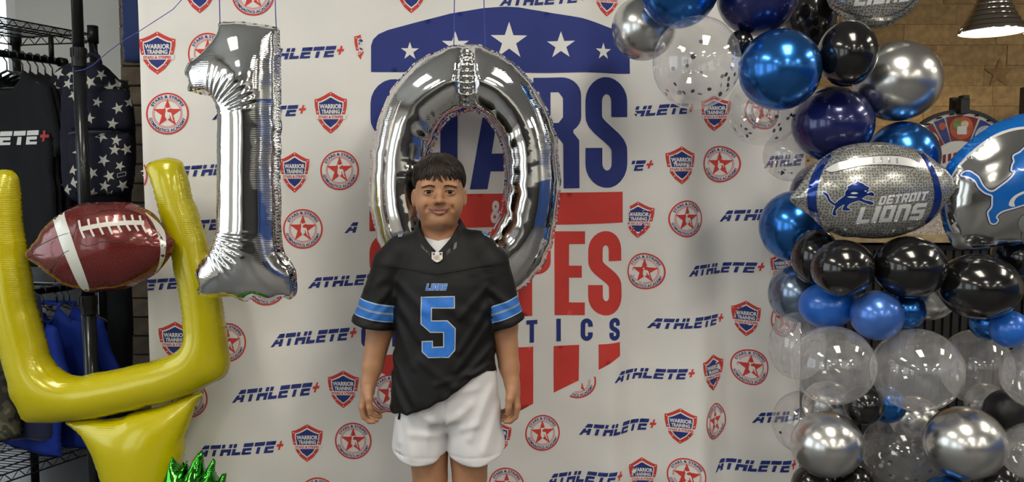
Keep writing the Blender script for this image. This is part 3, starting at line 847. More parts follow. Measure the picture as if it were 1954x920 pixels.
for (xa, ya, xb, yb) in ((435, 405, 466, 502), (485, 398, 518, 493), (535, 390, 568, 482), (583, 383, 618, 480), (630, 376, 668, 470), (678, 378, 715, 462), (722, 376, 760, 464), (765, 380, 803, 472)):
    mx_ = (xa + xb) / 2 - 6; my_ = (ya + yb) / 2
    decal(ball, 'lace', [([line_loop(spline(c2([(xa, ya), (mx_, my_), (xb, yb)]), 5, False), 4.2)], 0, 3)], [LC], ball, 3)
# --- green grass tuft
YT = 2.50
GRN = foil_mat('green_foil', (0.05, 0.34, 0.035), 0.10, 1.0, 0.3, 60, 0, 0.05)
gr = [(300, 960), (318, 900), (328, 870), (345, 890), (350, 880), (352, 885), (358, 878), (357, 892), (358, 905), (366, 880), (378, 863), (387, 860), (389, 880), (389, 905), (396, 892), (407, 874), (411, 880), (410, 905), (414, 920), (424, 905), (432, 903), (431, 920), (425, 945), (440, 930), (450, 935), (442, 1000), (440, 1080), (420, 1132), (380, 1140), (330, 1136), (300, 1080), (296, 1010)]
grass = foil('grass_balloon', [pxloop(gr, YT - 0.12)], YT - 0.12, GRN, None, 0.005, 1.0, 0.003, (0.003, 0.02, 0.015), 41, edge_wob=0.001)
tag(grass, 'green foil balloon shaped like spiky grass at the foot of the yellow stem', 'balloon')
# ------------------------------------------------------------------ balloon garland
def latex_mesh():
    n, k = 36, 22; prof = []
    for i in range(k + 1):
        a = PI * i / k; y = -math.cos(a); r = math.sin(a)
        if y > 0.35:
            t = (y - 0.35) / 0.65
            y += 0.12 * t * t; r *= 1 - 0.10 * t * (1 - t) * 2
        prof.append((max(r, 0.0), y))
    v = [(0, prof[0][1], 0)]; f = []
    for (r, y) in prof[1:-1]:
        for j in range(n):
            w = 2 * PI * j / n; v.append((r * math.cos(w), y, r * math.sin(w)))
    v.append((0, prof[-1][1], 0)); e = len(v) - 1
    for j in range(n): f.append((0, 1 + j, 1 + (j + 1) % n))
    for i in range(k - 2):
        for j in range(n):
            a = 1 + i * n + j; b = 1 + i * n + (j + 1) % n
            f.append((a, a + n, b + n, b))
    o = 1 + (k - 2) * n
    for j in range(n): f.append((o + (j + 1) % n, o + j, e))
    return v, f
def knot_mesh():
    v = []; f = []; n = 10
    for (r, y) in ((0.03, 1.08), (0.045, 1.12), (0.03, 1.15), (0.05, 1.18), (0.075, 1.21), (0.06, 1.212)):
        for j in range(n): w = 2 * PI * j / n; v.append((r * math.cos(w), y, r * math.sin(w)))
    for i in range(5):
        for j in range(n): f.append((i * n + j, (i + 1) * n + j, (i + 1) * n + (j + 1) % n, i * n + (j + 1) % n))
    return v, f
def latex(name, col, rough, metal, coat=0.5, var=0.03):
    return mat(name, col, rough, metal, coat=coat, var=var, vscale=4)
LATEX = {
 'silver chrome': latex('latex_silver', (0.60, 0.60, 0.585), 0.24, 0.95, 0.25),
 'steel blue chrome': latex('latex_steel', (0.20, 0.27, 0.38), 0.22, 0.9, 0.25),
 'blue chrome': latex('latex_blue_chrome', (0.025, 0.16, 0.52), 0.22, 0.9, 0.3),
 'navy pearl': latex('latex_navy', (0.010, 0.014, 0.10), 0.22, 0.35, 0.6),
 'black': latex('latex_black', (0.006, 0.006, 0.006), 0.16, 0.0, 0.4),
 'matte black': latex('latex_matte_black', (0.010, 0.010, 0.011), 0.38, 0.0, 0.0),
 'royal blue': latex('latex_royal', (0.015, 0.13, 0.55), 0.30, 0.15, 0.25),
 'pearl blue': latex('latex_pearl_blue', (0.06, 0.17, 0.56), 0.28, 0.5, 0.3),
 'clear': clear_film('latex_clear', (0.96, 0.96, 0.96), 0.20, 0.03),
 'confetti': clear_film('latex_clear_thin', (0.965, 0.965, 0.965), 0.08, 0.03),
}
CONF = mat('confetti_foil', (0.75, 0.75, 0.76), 0.18, 0.9)
CONFD = mat('confetti_navy', (0.03, 0.035, 0.07), 0.3, 0.4)
BMESH = {}
def balloon_data(kind):
    if kind not in BMESH:
        out = []
        for nm, (v, f) in (('latex_balloon', latex_mesh()), ('knot', knot_mesh())):
            me = bpy.data.meshes.new(nm); me.from_pydata(v, [], f); me.materials.append(LATEX[kind])
            me.polygons.foreach_set('use_smooth', np.ones(len(f), dtype=bool)); out.append(me)
        BMESH[kind] = out
    return BMESH[kind]
def confetti_mesh(seed, n, low):
    r = random.Random(seed); v = []; f = []; mi = []
    for i in range(n):
        # stuck to the inside, most of it gathered where static holds it
        if r.random() < 0.72:
            az = r.uniform(-1.1, 1.1) + low[0]; el = -r.uniform(0.15, 0.95) + low[1]
        else:
            az = r.uniform(-1.5, 1.5); el = r.uniform(-0.9, 0.9)
        d = Vector((math.sin(az) * math.cos(el), -math.cos(az) * math.cos(el), math.sin(el)))
        c = d * 0.965; rad = r.uniform(0.042, 0.058)
        a = (d + Vector((r.uniform(-.5, .5), r.uniform(-.5, .5), r.uniform(-.5, .5)))).normalized()
        p = a.orthogonal().normalized(); q = a.cross(p); b = len(v)
        for j in range(10):
            w = 2 * PI * j / 10; v.append(tuple(c + p * (rad * math.cos(w)) + q * (rad * math.sin(w))))
        f.append(tuple(range(b, b + 10))); mi.append(1 if r.random() < 0.45 else 0)
    me = bpy.data.meshes.new('confetti'); me.from_pydata(v, [], f); me.materials.append(CONF); me.materials.append(CONFD)
    me.polygons.foreach_set('material_index', np.array(mi, dtype=np.int32))
    return me
COLOR = {'silver chrome': 'silver chrome', 'steel blue chrome': 'steel blue chrome', 'blue chrome': 'shiny blue chrome', 'navy pearl': 'dark navy', 'black': 'glossy black',
         'matte black': 'dull black', 'royal blue': 'bright royal blue', 'pearl blue': 'pearly mid blue', 'clear': 'clear', 'confetti': 'clear confetti'}
# px, py, rx, ry, kind, label (front to back)
BAL = [
 (1608, 512, 59, 55, 'black', 'round glossy black balloon under the blue lion of the silver football'),
 (1735, 510, 68, 60, 'black', 'glossy black balloon under the lettering of the silver football'),
 (1868, 547, 75, 63, 'black', 'biggest glossy black balloon, under the helmet balloon'),
 (1673, 602, 49, 48, 'pearl blue', 'pearly blue balloon wedged below two black balloons'),
 (1589, 697, 80, 76, 'clear', 'large clear balloon below the bright royal blue one'),
 (1749, 706, 85, 80, 'clear', 'largest clear balloon, below the pearly blue one'),
 (1926, 628, 36, 36, 'royal blue', 'small royal blue balloon below the biggest glossy black one'),
 (1985, 717, 70, 66, 'clear', 'clear balloon below the small royal blue one'),
 (1578, 848, 68, 64, 'silver chrome', 'silver chrome balloon between two clear confetti balloons'),
 (1840, 845, 77, 70, 'silver chrome', 'silver chrome balloon next to a dull black one'),
 (1721, 858, 78, 69, 'confetti', 'clear confetti balloon between two silver chrome balloons'),
 (1971, 862, 60, 56, 'clear', 'clear balloon directly below the small dull black one'),
 (1488, 133, 76, 76, 'blue chrome', 'large shiny blue chrome balloon beside a tiny black one'),
 (1413, 83, 24, 25, 'black', 'tiny black balloon stuck between clear and blue balloons'),
 (1589, 237, 75, 71, 'navy pearl', 'dark navy balloon resting above the silver football'),
 (1329, 120, 82, 87, 'confetti', 'big clear confetti balloon hanging in front of the banner'),
 (1617, 102, 54, 62, 'black', 'glossy black balloon above the dark navy one'),
 (1296, -22, 73, 73, 'blue chrome', 'shiny blue chrome balloon above the big clear confetti balloon'),
 (1446, -10, 76, 76, 'navy pearl', 'dark navy balloon at the top of the garland'),
 (1648, 773, 38, 38, 'black', 'small glossy black balloon tucked below two large clear ones'),
 (1580, 582, 56, 44, 'royal blue', 'bright royal blue oval balloon under two black balloons'),
 (1919, 782, 39, 39, 'matte black', 'small dull black balloon between two clear ones'),
 (1862, 700, 66, 72, 'clear', 'clear balloon below the biggest glossy black one'),
 (1712, 155, 80, 75, 'silver chrome', 'large silver chrome balloon in front of the cork wall'),
 (1228, 54, 60, 60, 'silver chrome', 'silver chrome balloon at the outer end of the garland over the banner'),
 (1556, 490, 45, 54, 'black', 'black oval balloon half hidden beside a round black one'),
 (1458, 208, 68, 70, 'confetti', 'clear confetti balloon behind the large shiny blue one, over a round logo'),
 (1545, 25, 50, 66, 'black', 'glossy black balloon beside the topmost football balloon'),
 (1515, 432, 65, 68, 'blue chrome', 'shiny blue chrome balloon touching a black oval one at the banner edge'),
 (1722, 300, 66, 68, 'blue chrome', 'shiny blue chrome balloon behind the top of the silver football'),
 (1572, 372, 63, 64, 'navy pearl', 'dark navy balloon behind the pointed end of the silver football'),
 (1730, 592, 35, 36, 'blue chrome', 'small shiny blue chrome balloon behind the pearly blue one'),
 (1890, 615, 40, 36, 'blue chrome', 'small shiny blue chrome balloon under the biggest glossy black one'),
 (1521, 660, 53, 66, 'clear', 'clear balloon overlapping the banner below the steel blue one'),
 (1522, 560, 55, 56, 'steel blue chrome', 'steel blue chrome balloon in front of the banner edge'),
 (1772, 550, 54, 62, 'silver chrome', 'silver chrome balloon hidden behind two glossy black ones'),
 (1532, 806, 58, 61, 'confetti', 'clear confetti balloon overlapping the banner beside a silver chrome one'),
 (1510, 296, 52, 50, 'confetti', 'small clear confetti balloon over the printed word beside the navy balloon'),
 (1950, 492, 54, 54, 'black', 'glossy black balloon behind the lower rim of the helmet balloon'),
 (1692, 772, 36, 36, 'blue chrome', 'small shiny blue balloon behind the small glossy black one'),
 (1552, 928, 42, 44, 'black', 'black balloon below the silver chrome balloon between confetti balloons'),
 (1632, 926, 40, 42, 'black', 'black balloon in the gap below the confetti balloon between silver ones'),
 (1902, 922, 46, 44, 'black', 'black balloon below the silver chrome balloon next to the dull black one'),
 (1806, 950, 46, 44, 'blue chrome', 'blue balloon peeking out below the silver and confetti balloons'),
 (1580, 772, 48, 46, 'silver chrome', 'silver chrome balloon seen through the large clear balloon'),
 (1745, 800, 50, 46, 'silver chrome', 'silver chrome balloon behind the largest clear balloon'),
 (1880, 770, 40, 40, 'silver chrome', 'silver chrome balloon behind the small dull black one'),
]
placed = []; shown = []
def settle(px, py, rx, ry, base, fac=0.93):
    Y = base
    for (qx, qy, qr, qY) in shown:            # whatever a nearer balloon covers lies behind it
        if math.hypot(px - qx, py - qy) < 0.80 * (math.sqrt(rx * ry) + qr): Y = max(Y, qY + 0.03)
    while True:
        c = P(px, py, Y); r = math.sqrt(rx * ry) * mpp(Y)
        if all((c - q).length >= fac * (r + s) for q, s in placed): return Y, c, r
        Y += 0.01
        if Y > 3.6: return Y, c, r
# the foil shapes are settled first; the latex balloons are packed behind and around them
placed += [(P(1665, 362, 2.42), 0.15), (P(1600, 366, 2.42), 0.10), (P(1735, 366, 2.42), 0.10), (P(1960, 350, 2.46), 0.17), (P(1850, 430, 2.46), 0.06), (P(1875, 340, 2.46), 0.09), (P(1680, -25, 2.62), 0.12), (P(1620, -20, 2.62), 0.10)]
rb = random.Random(5)
for i, (px, py, rx, ry, kind, lab) in enumerate(BAL):
    base = 2.40 if py > 400 else 2.44
    fac = 0.92 if kind in ('clear', 'confetti') else 0.97
    Y, c, r = settle(px, py, rx, ry, base, fac)
    placed.append((c, r)); shown.append((px, py, math.sqrt(rx * ry), Y))
    me, kn = balloon_data(kind)
    o = bpy.data.objects.new('latex_balloon', me)
    o.scale = (rx * mpp(Y), 0.5 * (rx + ry) * mpp(Y), ry * mpp(Y))
    # neck points to the core of the garland, behind
    core = Vector((c.x * 0.75 + P(1700, 500, 2.9).x * 0.25, 3.15, c.z))
    yaw = -(core.x - c.x) / max(core.y - c.y, 0.05) * 0.4 + rb.uniform(-0.25, 0.25)
    o.rotation_euler = (rb.uniform(-0.08, 0.08), rb.uniform(-0.08, 0.08), max(-0.15, min(0.15, yaw)))
    link(o, None, c)
    tag(o, lab, 'balloon', 'balloon garland')
    k = bpy.data.objects.new('knot', kn); COL.objects.link(k); k.parent = o
    if kind == 'confetti':
        n = {1329: 34, 1458: 26, 1721: 22, 1532: 8, 1510: 16}.get(px, 14)
        cf = bpy.data.objects.new('confetti', confetti_mesh(i, n, (-0.7, 0.15) if px in (1721, 1532) else (0.25, 0.0)))
        COL.objects.link(cf); cf.parent = o; cf['kind'] = 'stuff'
    BAL[i] = BAL[i] + (Y,)
# ------------------------------------------------------------------ printed foil balloons of the garland
GREY = mat('grey_ball_foil', (0.46, 0.46, 0.43), 0.24, 0.65, coat=0.25)
pebble(GREY, 125, (0.10, 0.105, 0.10), 0.8)
BLUEF = foil_mat('blue_foil_print', (0.006, 0.035, 0.24), 0.15, 0.55, coat=0.5)
WHF = mat('white_foil_print', (0.74, 0.75, 0.76), 0.22, 0.35, coat=0.4)
GRF = mat('grey_foil_print', (0.62, 0.62, 0.60), 0.2, 0.6)
DKF = mat('dark_foil_line', (0.03, 0.03, 0.03), 0.3)
YS = 2.42
c3 = lambda L: crop_px(L, 1440, 180, 3.066)
gb_px = c3([(208, 610), (240, 560), (300, 470), (370, 395), (440, 345), (520, 305), (620, 287), (720, 283), (820, 292), (920, 315), (1000, 350), (1060, 395), (1110, 440), (1150, 500), (1172, 535), (1165, 570), (1120, 625), (1070, 695), (1010, 750), (940, 795), (850, 825), (750, 843), (640, 845), (520, 828), (430, 800), (360, 750), (300, 705), (245, 660)])
sball = foil('football_balloon', [pxloop(spline(gb_px, 5), YS)], YS, GREY, None, 0.006, 0.78, 0.005, (0.0035, 0.03, 0.02), 61)
tag(sball, 'silver pebbled football foil balloon with a leaping blue lion and team lettering', 'balloon', None)
decal(sball, 'blue_band', [([spline(c3([(385, 392), (410, 375), (440, 352), (448, 362), (415, 415), (385, 480), (365, 560), (362, 640), (375, 710), (400, 770), (420, 800), (395, 790), (345, 740), (318, 680), (308, 610), (318, 530), (345, 455)]), 4)], 0, 1)], [BLUEF], sball)
decal(sball, 'blue_band', [([spline(c3([(915, 308), (945, 318), (990, 350), (1045, 430), (1080, 520), (1092, 600), (1080, 665), (1045, 715), (1005, 755), (1000, 740), (1030, 690), (1048, 620), (1050, 560), (1035, 480), (1000, 400), (960, 345)]), 4)], 0, 1)], [BLUEF], sball)
decal(sball, 'lace_strip', [([spline(c3([(412, 440), (470, 405), (560, 382), (680, 365), (800, 360), (900, 372), (965, 400), (940, 428), (850, 415), (740, 410), (620, 418), (520, 440), (450, 455)]), 4)], 0, 1)], [WHF], sball)
decal(sball, 'lace_seam', [([line_loop(spline(c3([(412, 440), (470, 405), (560, 382), (680, 365), (800, 360), (900, 372), (965, 400)]), 5, False), 1.0)], 0, 2)], [DKF], sball)
decal(sball, 'lace_seam', [([line_loop(spline(c3([(412, 445), (450, 457), (520, 442), (620, 420), (740, 412), (850, 417), (940, 430)]), 5, False), 1.0)], 0, 2)], [DKF], sball)
for x in (560, 605, 650, 695, 740, 785, 830):
    decal(sball, 'lace', [([line_loop(c3([(x, 368 + abs(x - 740) * .08), (x + 1, 385 + abs(x - 740) * .08), (x + 2, 400 + abs(x - 740) * .08)]), 4.0)], 0, 3)], [GRF], sball, 3)
LION = [(400, 572), (418, 576), (432, 590), (440, 612), (455, 628), (472, 636), (490, 620), (512, 604), (528, 590), (530, 572), (545, 552), (542, 543), (560, 532), (575, 522), (590, 520), (603, 508), (615, 517), (632, 522), (648, 534), (662, 540), (672, 548), (664, 558), (668, 566), (655, 574), (662, 580), (680, 572), (694, 578), (700, 588), (690, 596), (672, 592), (655, 592), (640, 602), (628, 610), (650, 620), (672, 624), (692, 632), (694, 642), (678, 646), (660, 640), (632, 630), (608, 622), (588, 628), (565, 636), (548, 648), (540, 662), (556, 668), (562, 674), (545, 680), (525, 678), (512, 672), (520, 656), (524, 644), (508, 652), (490, 664), (478, 676), (474, 692), (482, 702), (470, 708), (456, 704), (458, 686), (464, 668), (470, 652), (452, 642), (434, 626), (424, 606), (416, 592), (402, 584)]
LCUT = [[(560, 580), (580, 572), (605, 578), (585, 584)], [(540, 600), (570, 596), (600, 602), (570, 606)], [(640, 565), (652, 562), (650, 570)]]
def lion(o, parent, mapf, sp, wb, mats, out=4.0):
    L = np.array(mapf(LION)); Ls = spline(L, 3)
    items = [([offset_loop(Ls, out)], 1, 1), ([Ls], 0, 2)]
    decal(o, 'lion_emblem', items + [([spline(mapf(c), 3)], 1, 3) for c in LCUT], mats, parent, sp)
lion(sball, sball, c3, 4, 4, [BLUEF, WHF], 1.3)
def word_block(o, parent, word, mapf, x0, y0, x1, y1, h, slant, mt, name, bold=0.05):
    def fm(x, y):
        px = x0 + (x1 - x0) * x + slant * h * y; py = y0 + (y1 - y0) * x - h * y
        q = np.array(mapf(list(zip(px, py)))); return q[:, 0], q[:, 1]
    V, T = text_tris(word, bold)
    return decal(o, name, [word_item(word, fm, 0, 2, bold)], [mt], parent)
BLK = {'D': [[(0, 0), (.85, 0), (1, .2), (1, .8), (.85, 1), (0, 1)], [(.33, .24), (.68, .24), (.68, .76), (.33, .76)]],
       'E': [[(0, 0), (1, 0), (1, .24), (.33, .24), (.33, .38), (.92, .38), (.92, .62), (.33, .62), (.33, .76), (1, .76), (1, 1), (0, 1)]],
       'T': [[(.33, 0), (.67, 0), (.67, .76), (1, .76), (1, 1), (0, 1), (0, .76), (.33, .76)]],
       'R': [[(0, 0), (.33, 0), (.33, .3), (.5, .3), (.66, 0), (1, 0), (.85, .3), (1, .42), (1, .86), (.86, 1), (0, 1)], [(.33, .52), (.68, .52), (.68, .78), (.33, .78)]],
       'O': [[(.0, .0), (1, 0), (1, 1), (0, 1)], [(.33, .24), (.67, .24), (.67, .76), (.33, .76)]],
       'I': [[(0, 0), (1, 0), (1, 1), (0, 1)]],
       'L': [[(0, 0), (1, 0), (1, .24), (.36, .24), (.36, 1), (0, 1)]],
       'N': [[(0, 0), (.33, 0), (.33, .76), (.67, .76), (.67, 0), (1, 0), (1, .86), (.86, 1), (0, 1)]],
       'S': [[(0, 0), (.88, 0), (1, .14), (1, .62), (.33, .62), (.33, .76), (1, .76), (1, 1), (.14, 1), (0, .86), (0, .40), (.67, .40), (.67, .24), (0, .24)]]}
def block_word(o, parent, word, mapf, x0, y0, x1, y1, h, slant, mats, name, sp=3, lay=2, edge=None):
    ws = [(.42 if ch == 'I' else 1.0) for ch in word]; tot = sum(ws) + .16 * (len(word) - 1); x = 0
    for ch, w in zip(word, ws):
        L = []
        for lp in BLK[ch]:
            q = [(x + a * w, b) for a, b in lp]
            L.append(np.array(mapf([(x0 + (x1 - x0) * a / tot + slant * h * b, y0 + (y1 - y0) * a / tot - h * b) for a, b in q])))
        items = [(L, 0, lay)]
        if edge: items = [([offset_loop(L[0], edge)], 1, lay - 1)] + items
        decal(o, name, items, mats, parent, sp)
        x += w + .16
block_word(sball, sball, 'DETROIT', c3, 720, 648, 1000, 618, 52, 0.35, [WHF], 'printed_letter')
block_word(sball, sball, 'LIONS', c3, 588, 758, 975, 732, 98, 0.35, [WHF], 'printed_letter')
# topmost football: only its underside shows below the picture edge
YT2 = 2.62
tb = [(1575, -40), (1580, 5), (1592, 22), (1615, 38), (1645, 50), (1675, 53), (1705, 45), (1735, 25), (1757, 2), (1775, -30), (1755, -80), (1710, -110), (1660, -115), (1610, -95), (1585, -70)]
tball = foil('football_balloon', [pxloop(spline(tb, 5), YT2)], YT2, GREY, None, 0.007, 0.75, 0.005, (0.0035, 0.03, 0.02), 63)
tag(tball, 'silver pebbled football foil balloon at the top of the garland, seen from below', 'balloon')
block_word(tball, tball, 'LIONS', lambda L: L, 1628, 12, 1735, 2, 32, 0.35, [WHF], 'printed_letter')
decal(tball, 'seam_line', [([line_loop(spline([(1590, 10), (1630, 28), (1680, 32), (1720, 20), (1745, 0)], 5, False), 1.2)], 0, 1)], [DKF], tball)
# helmet
YH = 2.46
HBLUE = foil_mat('helmet_blue_foil', (0.004, 0.16, 0.62), 0.18, 0.35, 0.2, 45, 0, 0.05, 0.5)
HSIL = foil_mat('helmet_silver_foil', (0.50, 0.50, 0.49), 0.12, 0.95)
hp = [(1796, 392), (1798, 355), (1808, 320), (1827, 294), (1850, 268), (1883, 242), (1916, 226), (1954, 216), (2000, 216), (2045, 228), (2085, 258), (2108, 300), (2116, 350), (2112, 400), (2100, 440), (2070, 462), (2020, 470), (1960, 466), (1915, 468), (1876, 474), (1831, 476), (1815, 468), (1809, 448), (1800, 425)]
helm = foil('helmet_balloon', [pxloop(spline(hp, 5), YH)], YH, HBLUE, None, 0.007, 0.62, 0.006, (0.005, 0.035, 0.022), 65)
tag(helm, 'helmet shaped foil balloon, blue rimmed silver with a big blue lion', 'balloon')
c8 = lambda L: crop_px(L, 1720, 180, 3.068)
decal(helm, 'white_line', [([spline(c8([(270, 480), (290, 485), (330, 420), (400, 345), (500, 265), (600, 215), (720, 190), (900, 195), (1050, 260), (1130, 380), (1150, 560), (1150, 690), (1120, 800), (1010, 872), (800, 888), (600, 891), (480, 899), (370, 896), (296, 805), (268, 735), (252, 640), (252, 580)]), 4)], 0, 1)], [WHF], helm, 8)
decal(helm, 'silver_panel', [([spline(c8([(285, 500), (300, 490), (340, 430), (410, 358), (505, 280), (605, 230), (720, 206), (890, 210), (1035, 272), (1110, 385), (1130, 560), (1135, 685), (1110, 790), (1000, 862), (800, 880), (600, 884), (480, 892), (380, 888), (310, 800), (280, 730), (265, 640), (268, 560)]), 4)], 0, 2)], [HSIL], helm, 8)
decal(helm, 'clear_tab', [([c8([(268, 800), (340, 812), (420, 895), (340, 903), (292, 885), (272, 840)])], 0, 6)], [GRF], helm, 6)
for (x, y, r) in ((735, 755, 55), (745, 830, 48)):
    decal(helm, 'grey_dot', [([c8(circle(x, y, r, 24))], 0, 6)], [mat('grey_dot_print', (0.2, 0.2, 0.2), 0.3)], helm, 6)
HLION = [(355, 475), (370, 458), (400, 455), (425, 470), (450, 490), (470, 530), (500, 562), (535, 570), (580, 540), (620, 510), (650, 480), (665, 455), (660, 445), (645, 445), (650, 415), (660, 395), (655, 365), (690, 345), (720, 318), (760, 290), (820, 275), (880, 290), (930, 330), (960, 380), (930, 400), (950, 420), (900, 440), (860, 450), (840, 480), (900, 490), (960, 470), (1000, 500), (960, 520), (880, 530), (830, 540), (780, 590), (740, 630), (690, 650), (640, 665), (590, 680), (560, 700), (550, 720), (560, 735), (545, 752), (522, 748), (512, 715), (508, 690), (530, 660), (533, 615), (530, 590), (490, 575), (455, 545), (435, 510), (410, 490), (380, 480)]
HL = spline(c8(HLION), 3)
decal(helm, 'lion_emblem', [([offset_loop(HL, 4.5)], 0, 5), ([offset_loop(HL, 3.0)], 1, 6), ([HL], 2, 7), ([spline(c8([(625, 650), (635, 615), (670, 585), (718, 565), (718, 578), (675, 600), (655, 630), (660, 655)]), 3)], 1, 8), ([spline(c8([(672, 432), (700, 440), (740, 428), (738, 440), (700, 450)]), 3)], 1, 8)], [BLUEF, WHF, mat('lion_blue_foil', (0.006, 0.13, 0.50), 0.2, 0.3, coat=0.4)], helm, 5)
# ------------------------------------------------------------------ cork wall, counter, wheel, pendant
YK = YC
CORKBASE = mat('cork_joint', (0.36, 0.235, 0.105), 0.9, var=0.2, vscale=20)
wall_cork = st(MB().box(((0.98 + XR) / 2, YK + 0.1, HC / 2), (XR - 0.98, 0.2, HC)).build('wall_cork', CORKBASE))
CORK = mat('cork', (0.50, 0.335, 0.155), 0.85, var=0.22, vscale=26, bump=0.5, bscale=120, objvar=0.13)
CORKS = mat('cork_star', (0.36, 0.22, 0.09), 0.85, var=0.2, vscale=26)
rk = random.Random(8)
HT = 0.131
p0, p1 = P(1560, 250, YK), P(2010, -20, YK)
z = 1.30; row = 0
tile_meshes = {}
def tile_mesh(w, h):
    k = (round(w, 2), h)
    if k not in tile_meshes:
        b = 0.0022; d = 0.012; x = k[0] / 2 - 0.0006; zz_ = h / 2 - 0.0006
        v = [(-x, 0, -zz_), (x, 0, -zz_), (x, 0, zz_), (-x, 0, zz_), (-x, -d + .002, -zz_), (x, -d + .002, -zz_), (x, -d + .002, zz_), (-x, -d + .002, zz_),
             (-x + b, -d, -zz_ + b), (x - b, -d, -zz_ + b), (x - b, -d, zz_ - b), (-x + b, -d, zz_ - b)]
        f = [(0, 1, 5, 4), (1, 2, 6, 5), (2, 3, 7, 6), (3, 0, 4, 7), (4, 5, 9, 8), (5, 6, 10, 9), (6, 7, 11, 10), (7, 4, 8, 11), (8, 9, 10, 11)]
        me = bpy.data.meshes.new('cork_tile'); me.from_pydata(v, [], f); me.materials.append(CORK); tile_meshes[k] = me
    return tile_meshes[k]
while z < 3.05:
    x = 1.5 + rk.uniform(-0.3, 0)
    while x < 3.9:
        w = rk.choice((0.22, 0.30, 0.36, 0.46, 0.54))
        o = bpy.data.objects.new('cork_tile', tile_mesh(w, HT))
        link(o, wall_cork, (x + w / 2, YK + rk.choice((0.0, 0.0, 0.003, 0.006)), z + HT / 2)); x += w
    z += HT; row += 1
sc = P(1908, 140, YK - 0.02)
Vs, Ts, _ = fill([[(a, b) for a, b in star(0, 0, 0.105)]], 0.03)
new('star_mark', [(sc.x + a, YK - 0.0135, sc.z - b) for a, b in Vs], Ts, CORKS, wall_cork, False)
# black vertical post at the right
st(MB().box((P(1985, 200, YK - 0.1).x, YK - 0.06, 1.4), (0.26, 0.08, 2.8)).build('trim_3', TRIMB)) if False else None
q = P(1954, 195, 4.9)
panel = MB().box((q.x + 0.10, 4.9, 0.95), (0.225, 0.05, 1.9)).build('display_panel', TRIMB)
tag(panel, 'narrow black upright panel in front of the cork wall', 'panel')
# counter
YCN = 4.15
ct = P(1790, 447, YCN)
WOODG = mat('counter_top', (0.42, 0.32, 0.17), 0.35, var=0.25, vscale=18)
RIBM = mat('black_ribbed', (0.014, 0.013, 0.012), 0.5, var=0.2)
counter = empty('counter', (2.3, YCN + 0.3, 0), 'black ribbed service counter with a pale wooden top', 'counter')
MB().box((2.3, YCN + 0.33, ct.z / 2 - 0.03), (2.3, 0.6, ct.z - 0.06)).build('body', RIBM, counter)
MB().box((2.3, YCN + 0.30, ct.z - 0.02), (2.4, 0.70, 0.04)).build('top', WOODG, counter)
rib = MB().box((1.17, YCN + 0.022, ct.z / 2 - 0.04), (0.03, 0.018, ct.z - 0.09)).build('slat', RIBM, counter)
for i in range(1, 50):
    o = rib.copy(); COL.objects.link(o); o.parent = counter; o.location.x = rib.location.x + 0.046 * i
# prize wheel
YW = 4.20
wc = P(1828, 327, YW); R = 117 * mpp(YW)
wheel = empty('prize_wheel', (wc.x, YW, ct.z), 'round prize wheel with red and blue wedges and a white rim', 'prize wheel')
WR = mat('wheel_red', (0.20, 0.012, 0.015), 0.25, coat=0.4, var=0.05)
WB = mat('wheel_blue', (0.02, 0.035, 0.20), 0.25, coat=0.4, var=0.05)
WW = mat('wheel_white', (0.66, 0.65, 0.62), 0.3, coat=0.3)
def ring(c, r0, r1, y0, y1, a0=0, a1=2 * PI, n=64):
    v = []; f = []
    for i in range(n + 1):
        a = a0 + (a1 - a0) * i / n; s_, c_ = math.sin(a), math.cos(a)
        for (r, y) in ((r0, y0), (r1, y0), (r1, y1), (r0, y1)): v.append((c.x + r * s_, y, c.z + r * c_))
    for i in range(n):
        for j in range(4): f.append((i * 4 + j, i * 4 + (j + 1) % 4, (i + 1) * 4 + (j + 1) % 4, (i + 1) * 4 + j))
    return v, f
v, f = ring(wc, R * 0.955, R, YW - 0.012, YW + 0.03); new('rim', v, f, TRIMB, wheel, False)
v, f = ring(wc, 0.01, R * 0.96, YW + 0.002, YW + 0.02); new('backboard', v, f, WW, wheel, False)
angs = [-62, -29, -16, 20, 52, 66, 100, 113, 150, 163, 200, 213, 245, 258, 298]
ODD = [WR, WB]
nw = len(angs)
for i in range(nw):
    a0 = math.radians(angs[i] + 1.2); a1 = math.radians((angs[(i + 1) % nw] - 1.2) + (360 if i == nw - 1 else 0))
    v, f = ring(wc, R * 0.50, R * 0.895, YW - 0.004, YW + 0.003, a0, a1, 10)
    new('wedge', v, f, ODD[i % 2], wheel, False)
v, f = ring(wc, 0.002, R * 0.475, YW - 0.007, YW + 0.004); new('hub_disc', v, f, WW, wheel, False)
PEG = TRIMB
for i in range(28):
    a = 2 * PI * i / 28 + 0.05
    x, z_ = wc.x + R * 0.93 * math.sin(a), wc.z + R * 0.93 * math.cos(a)
    MB().tube([(x, YW + 0.002, z_), (x, YW - 0.035, z_)], 0.005, 6).build('peg', PEG, wheel)
def disc(nm, ang, rr, r, mt, dy=0.0015):
    a = math.radians(ang); v, f = ring(Vector((wc.x + rr * R * math.sin(a), YW, wc.z + rr * R * math.cos(a))), 0.0005, r * R, YW - 0.0045 - dy, YW - 0.003, n=24)
    return new(nm, v, f, mt, wheel, False)
FOOD = [mat('sticker_cream', (0.6, 0.5, 0.36), 0.5, var=0.3, vscale=40), mat('sticker_green', (0.16, 0.25, 0.05), 0.5, var=0.5, vscale=30), mat('sticker_red', (0.45, 0.08, 0.03), 0.5, var=0.4, vscale=30), mat('sticker_blue', (0.35, 0.42, 0.5), 0.5, var=0.4, vscale=40)]
disc('sticker', -46, .69, .16, FOOD[0]); disc('sticker', 1.5, .70, .19, FOOD[2]); disc('sticker', 36, .70, .17, FOOD[3]); disc('sticker', -22, .78, .06, FOOD[2])
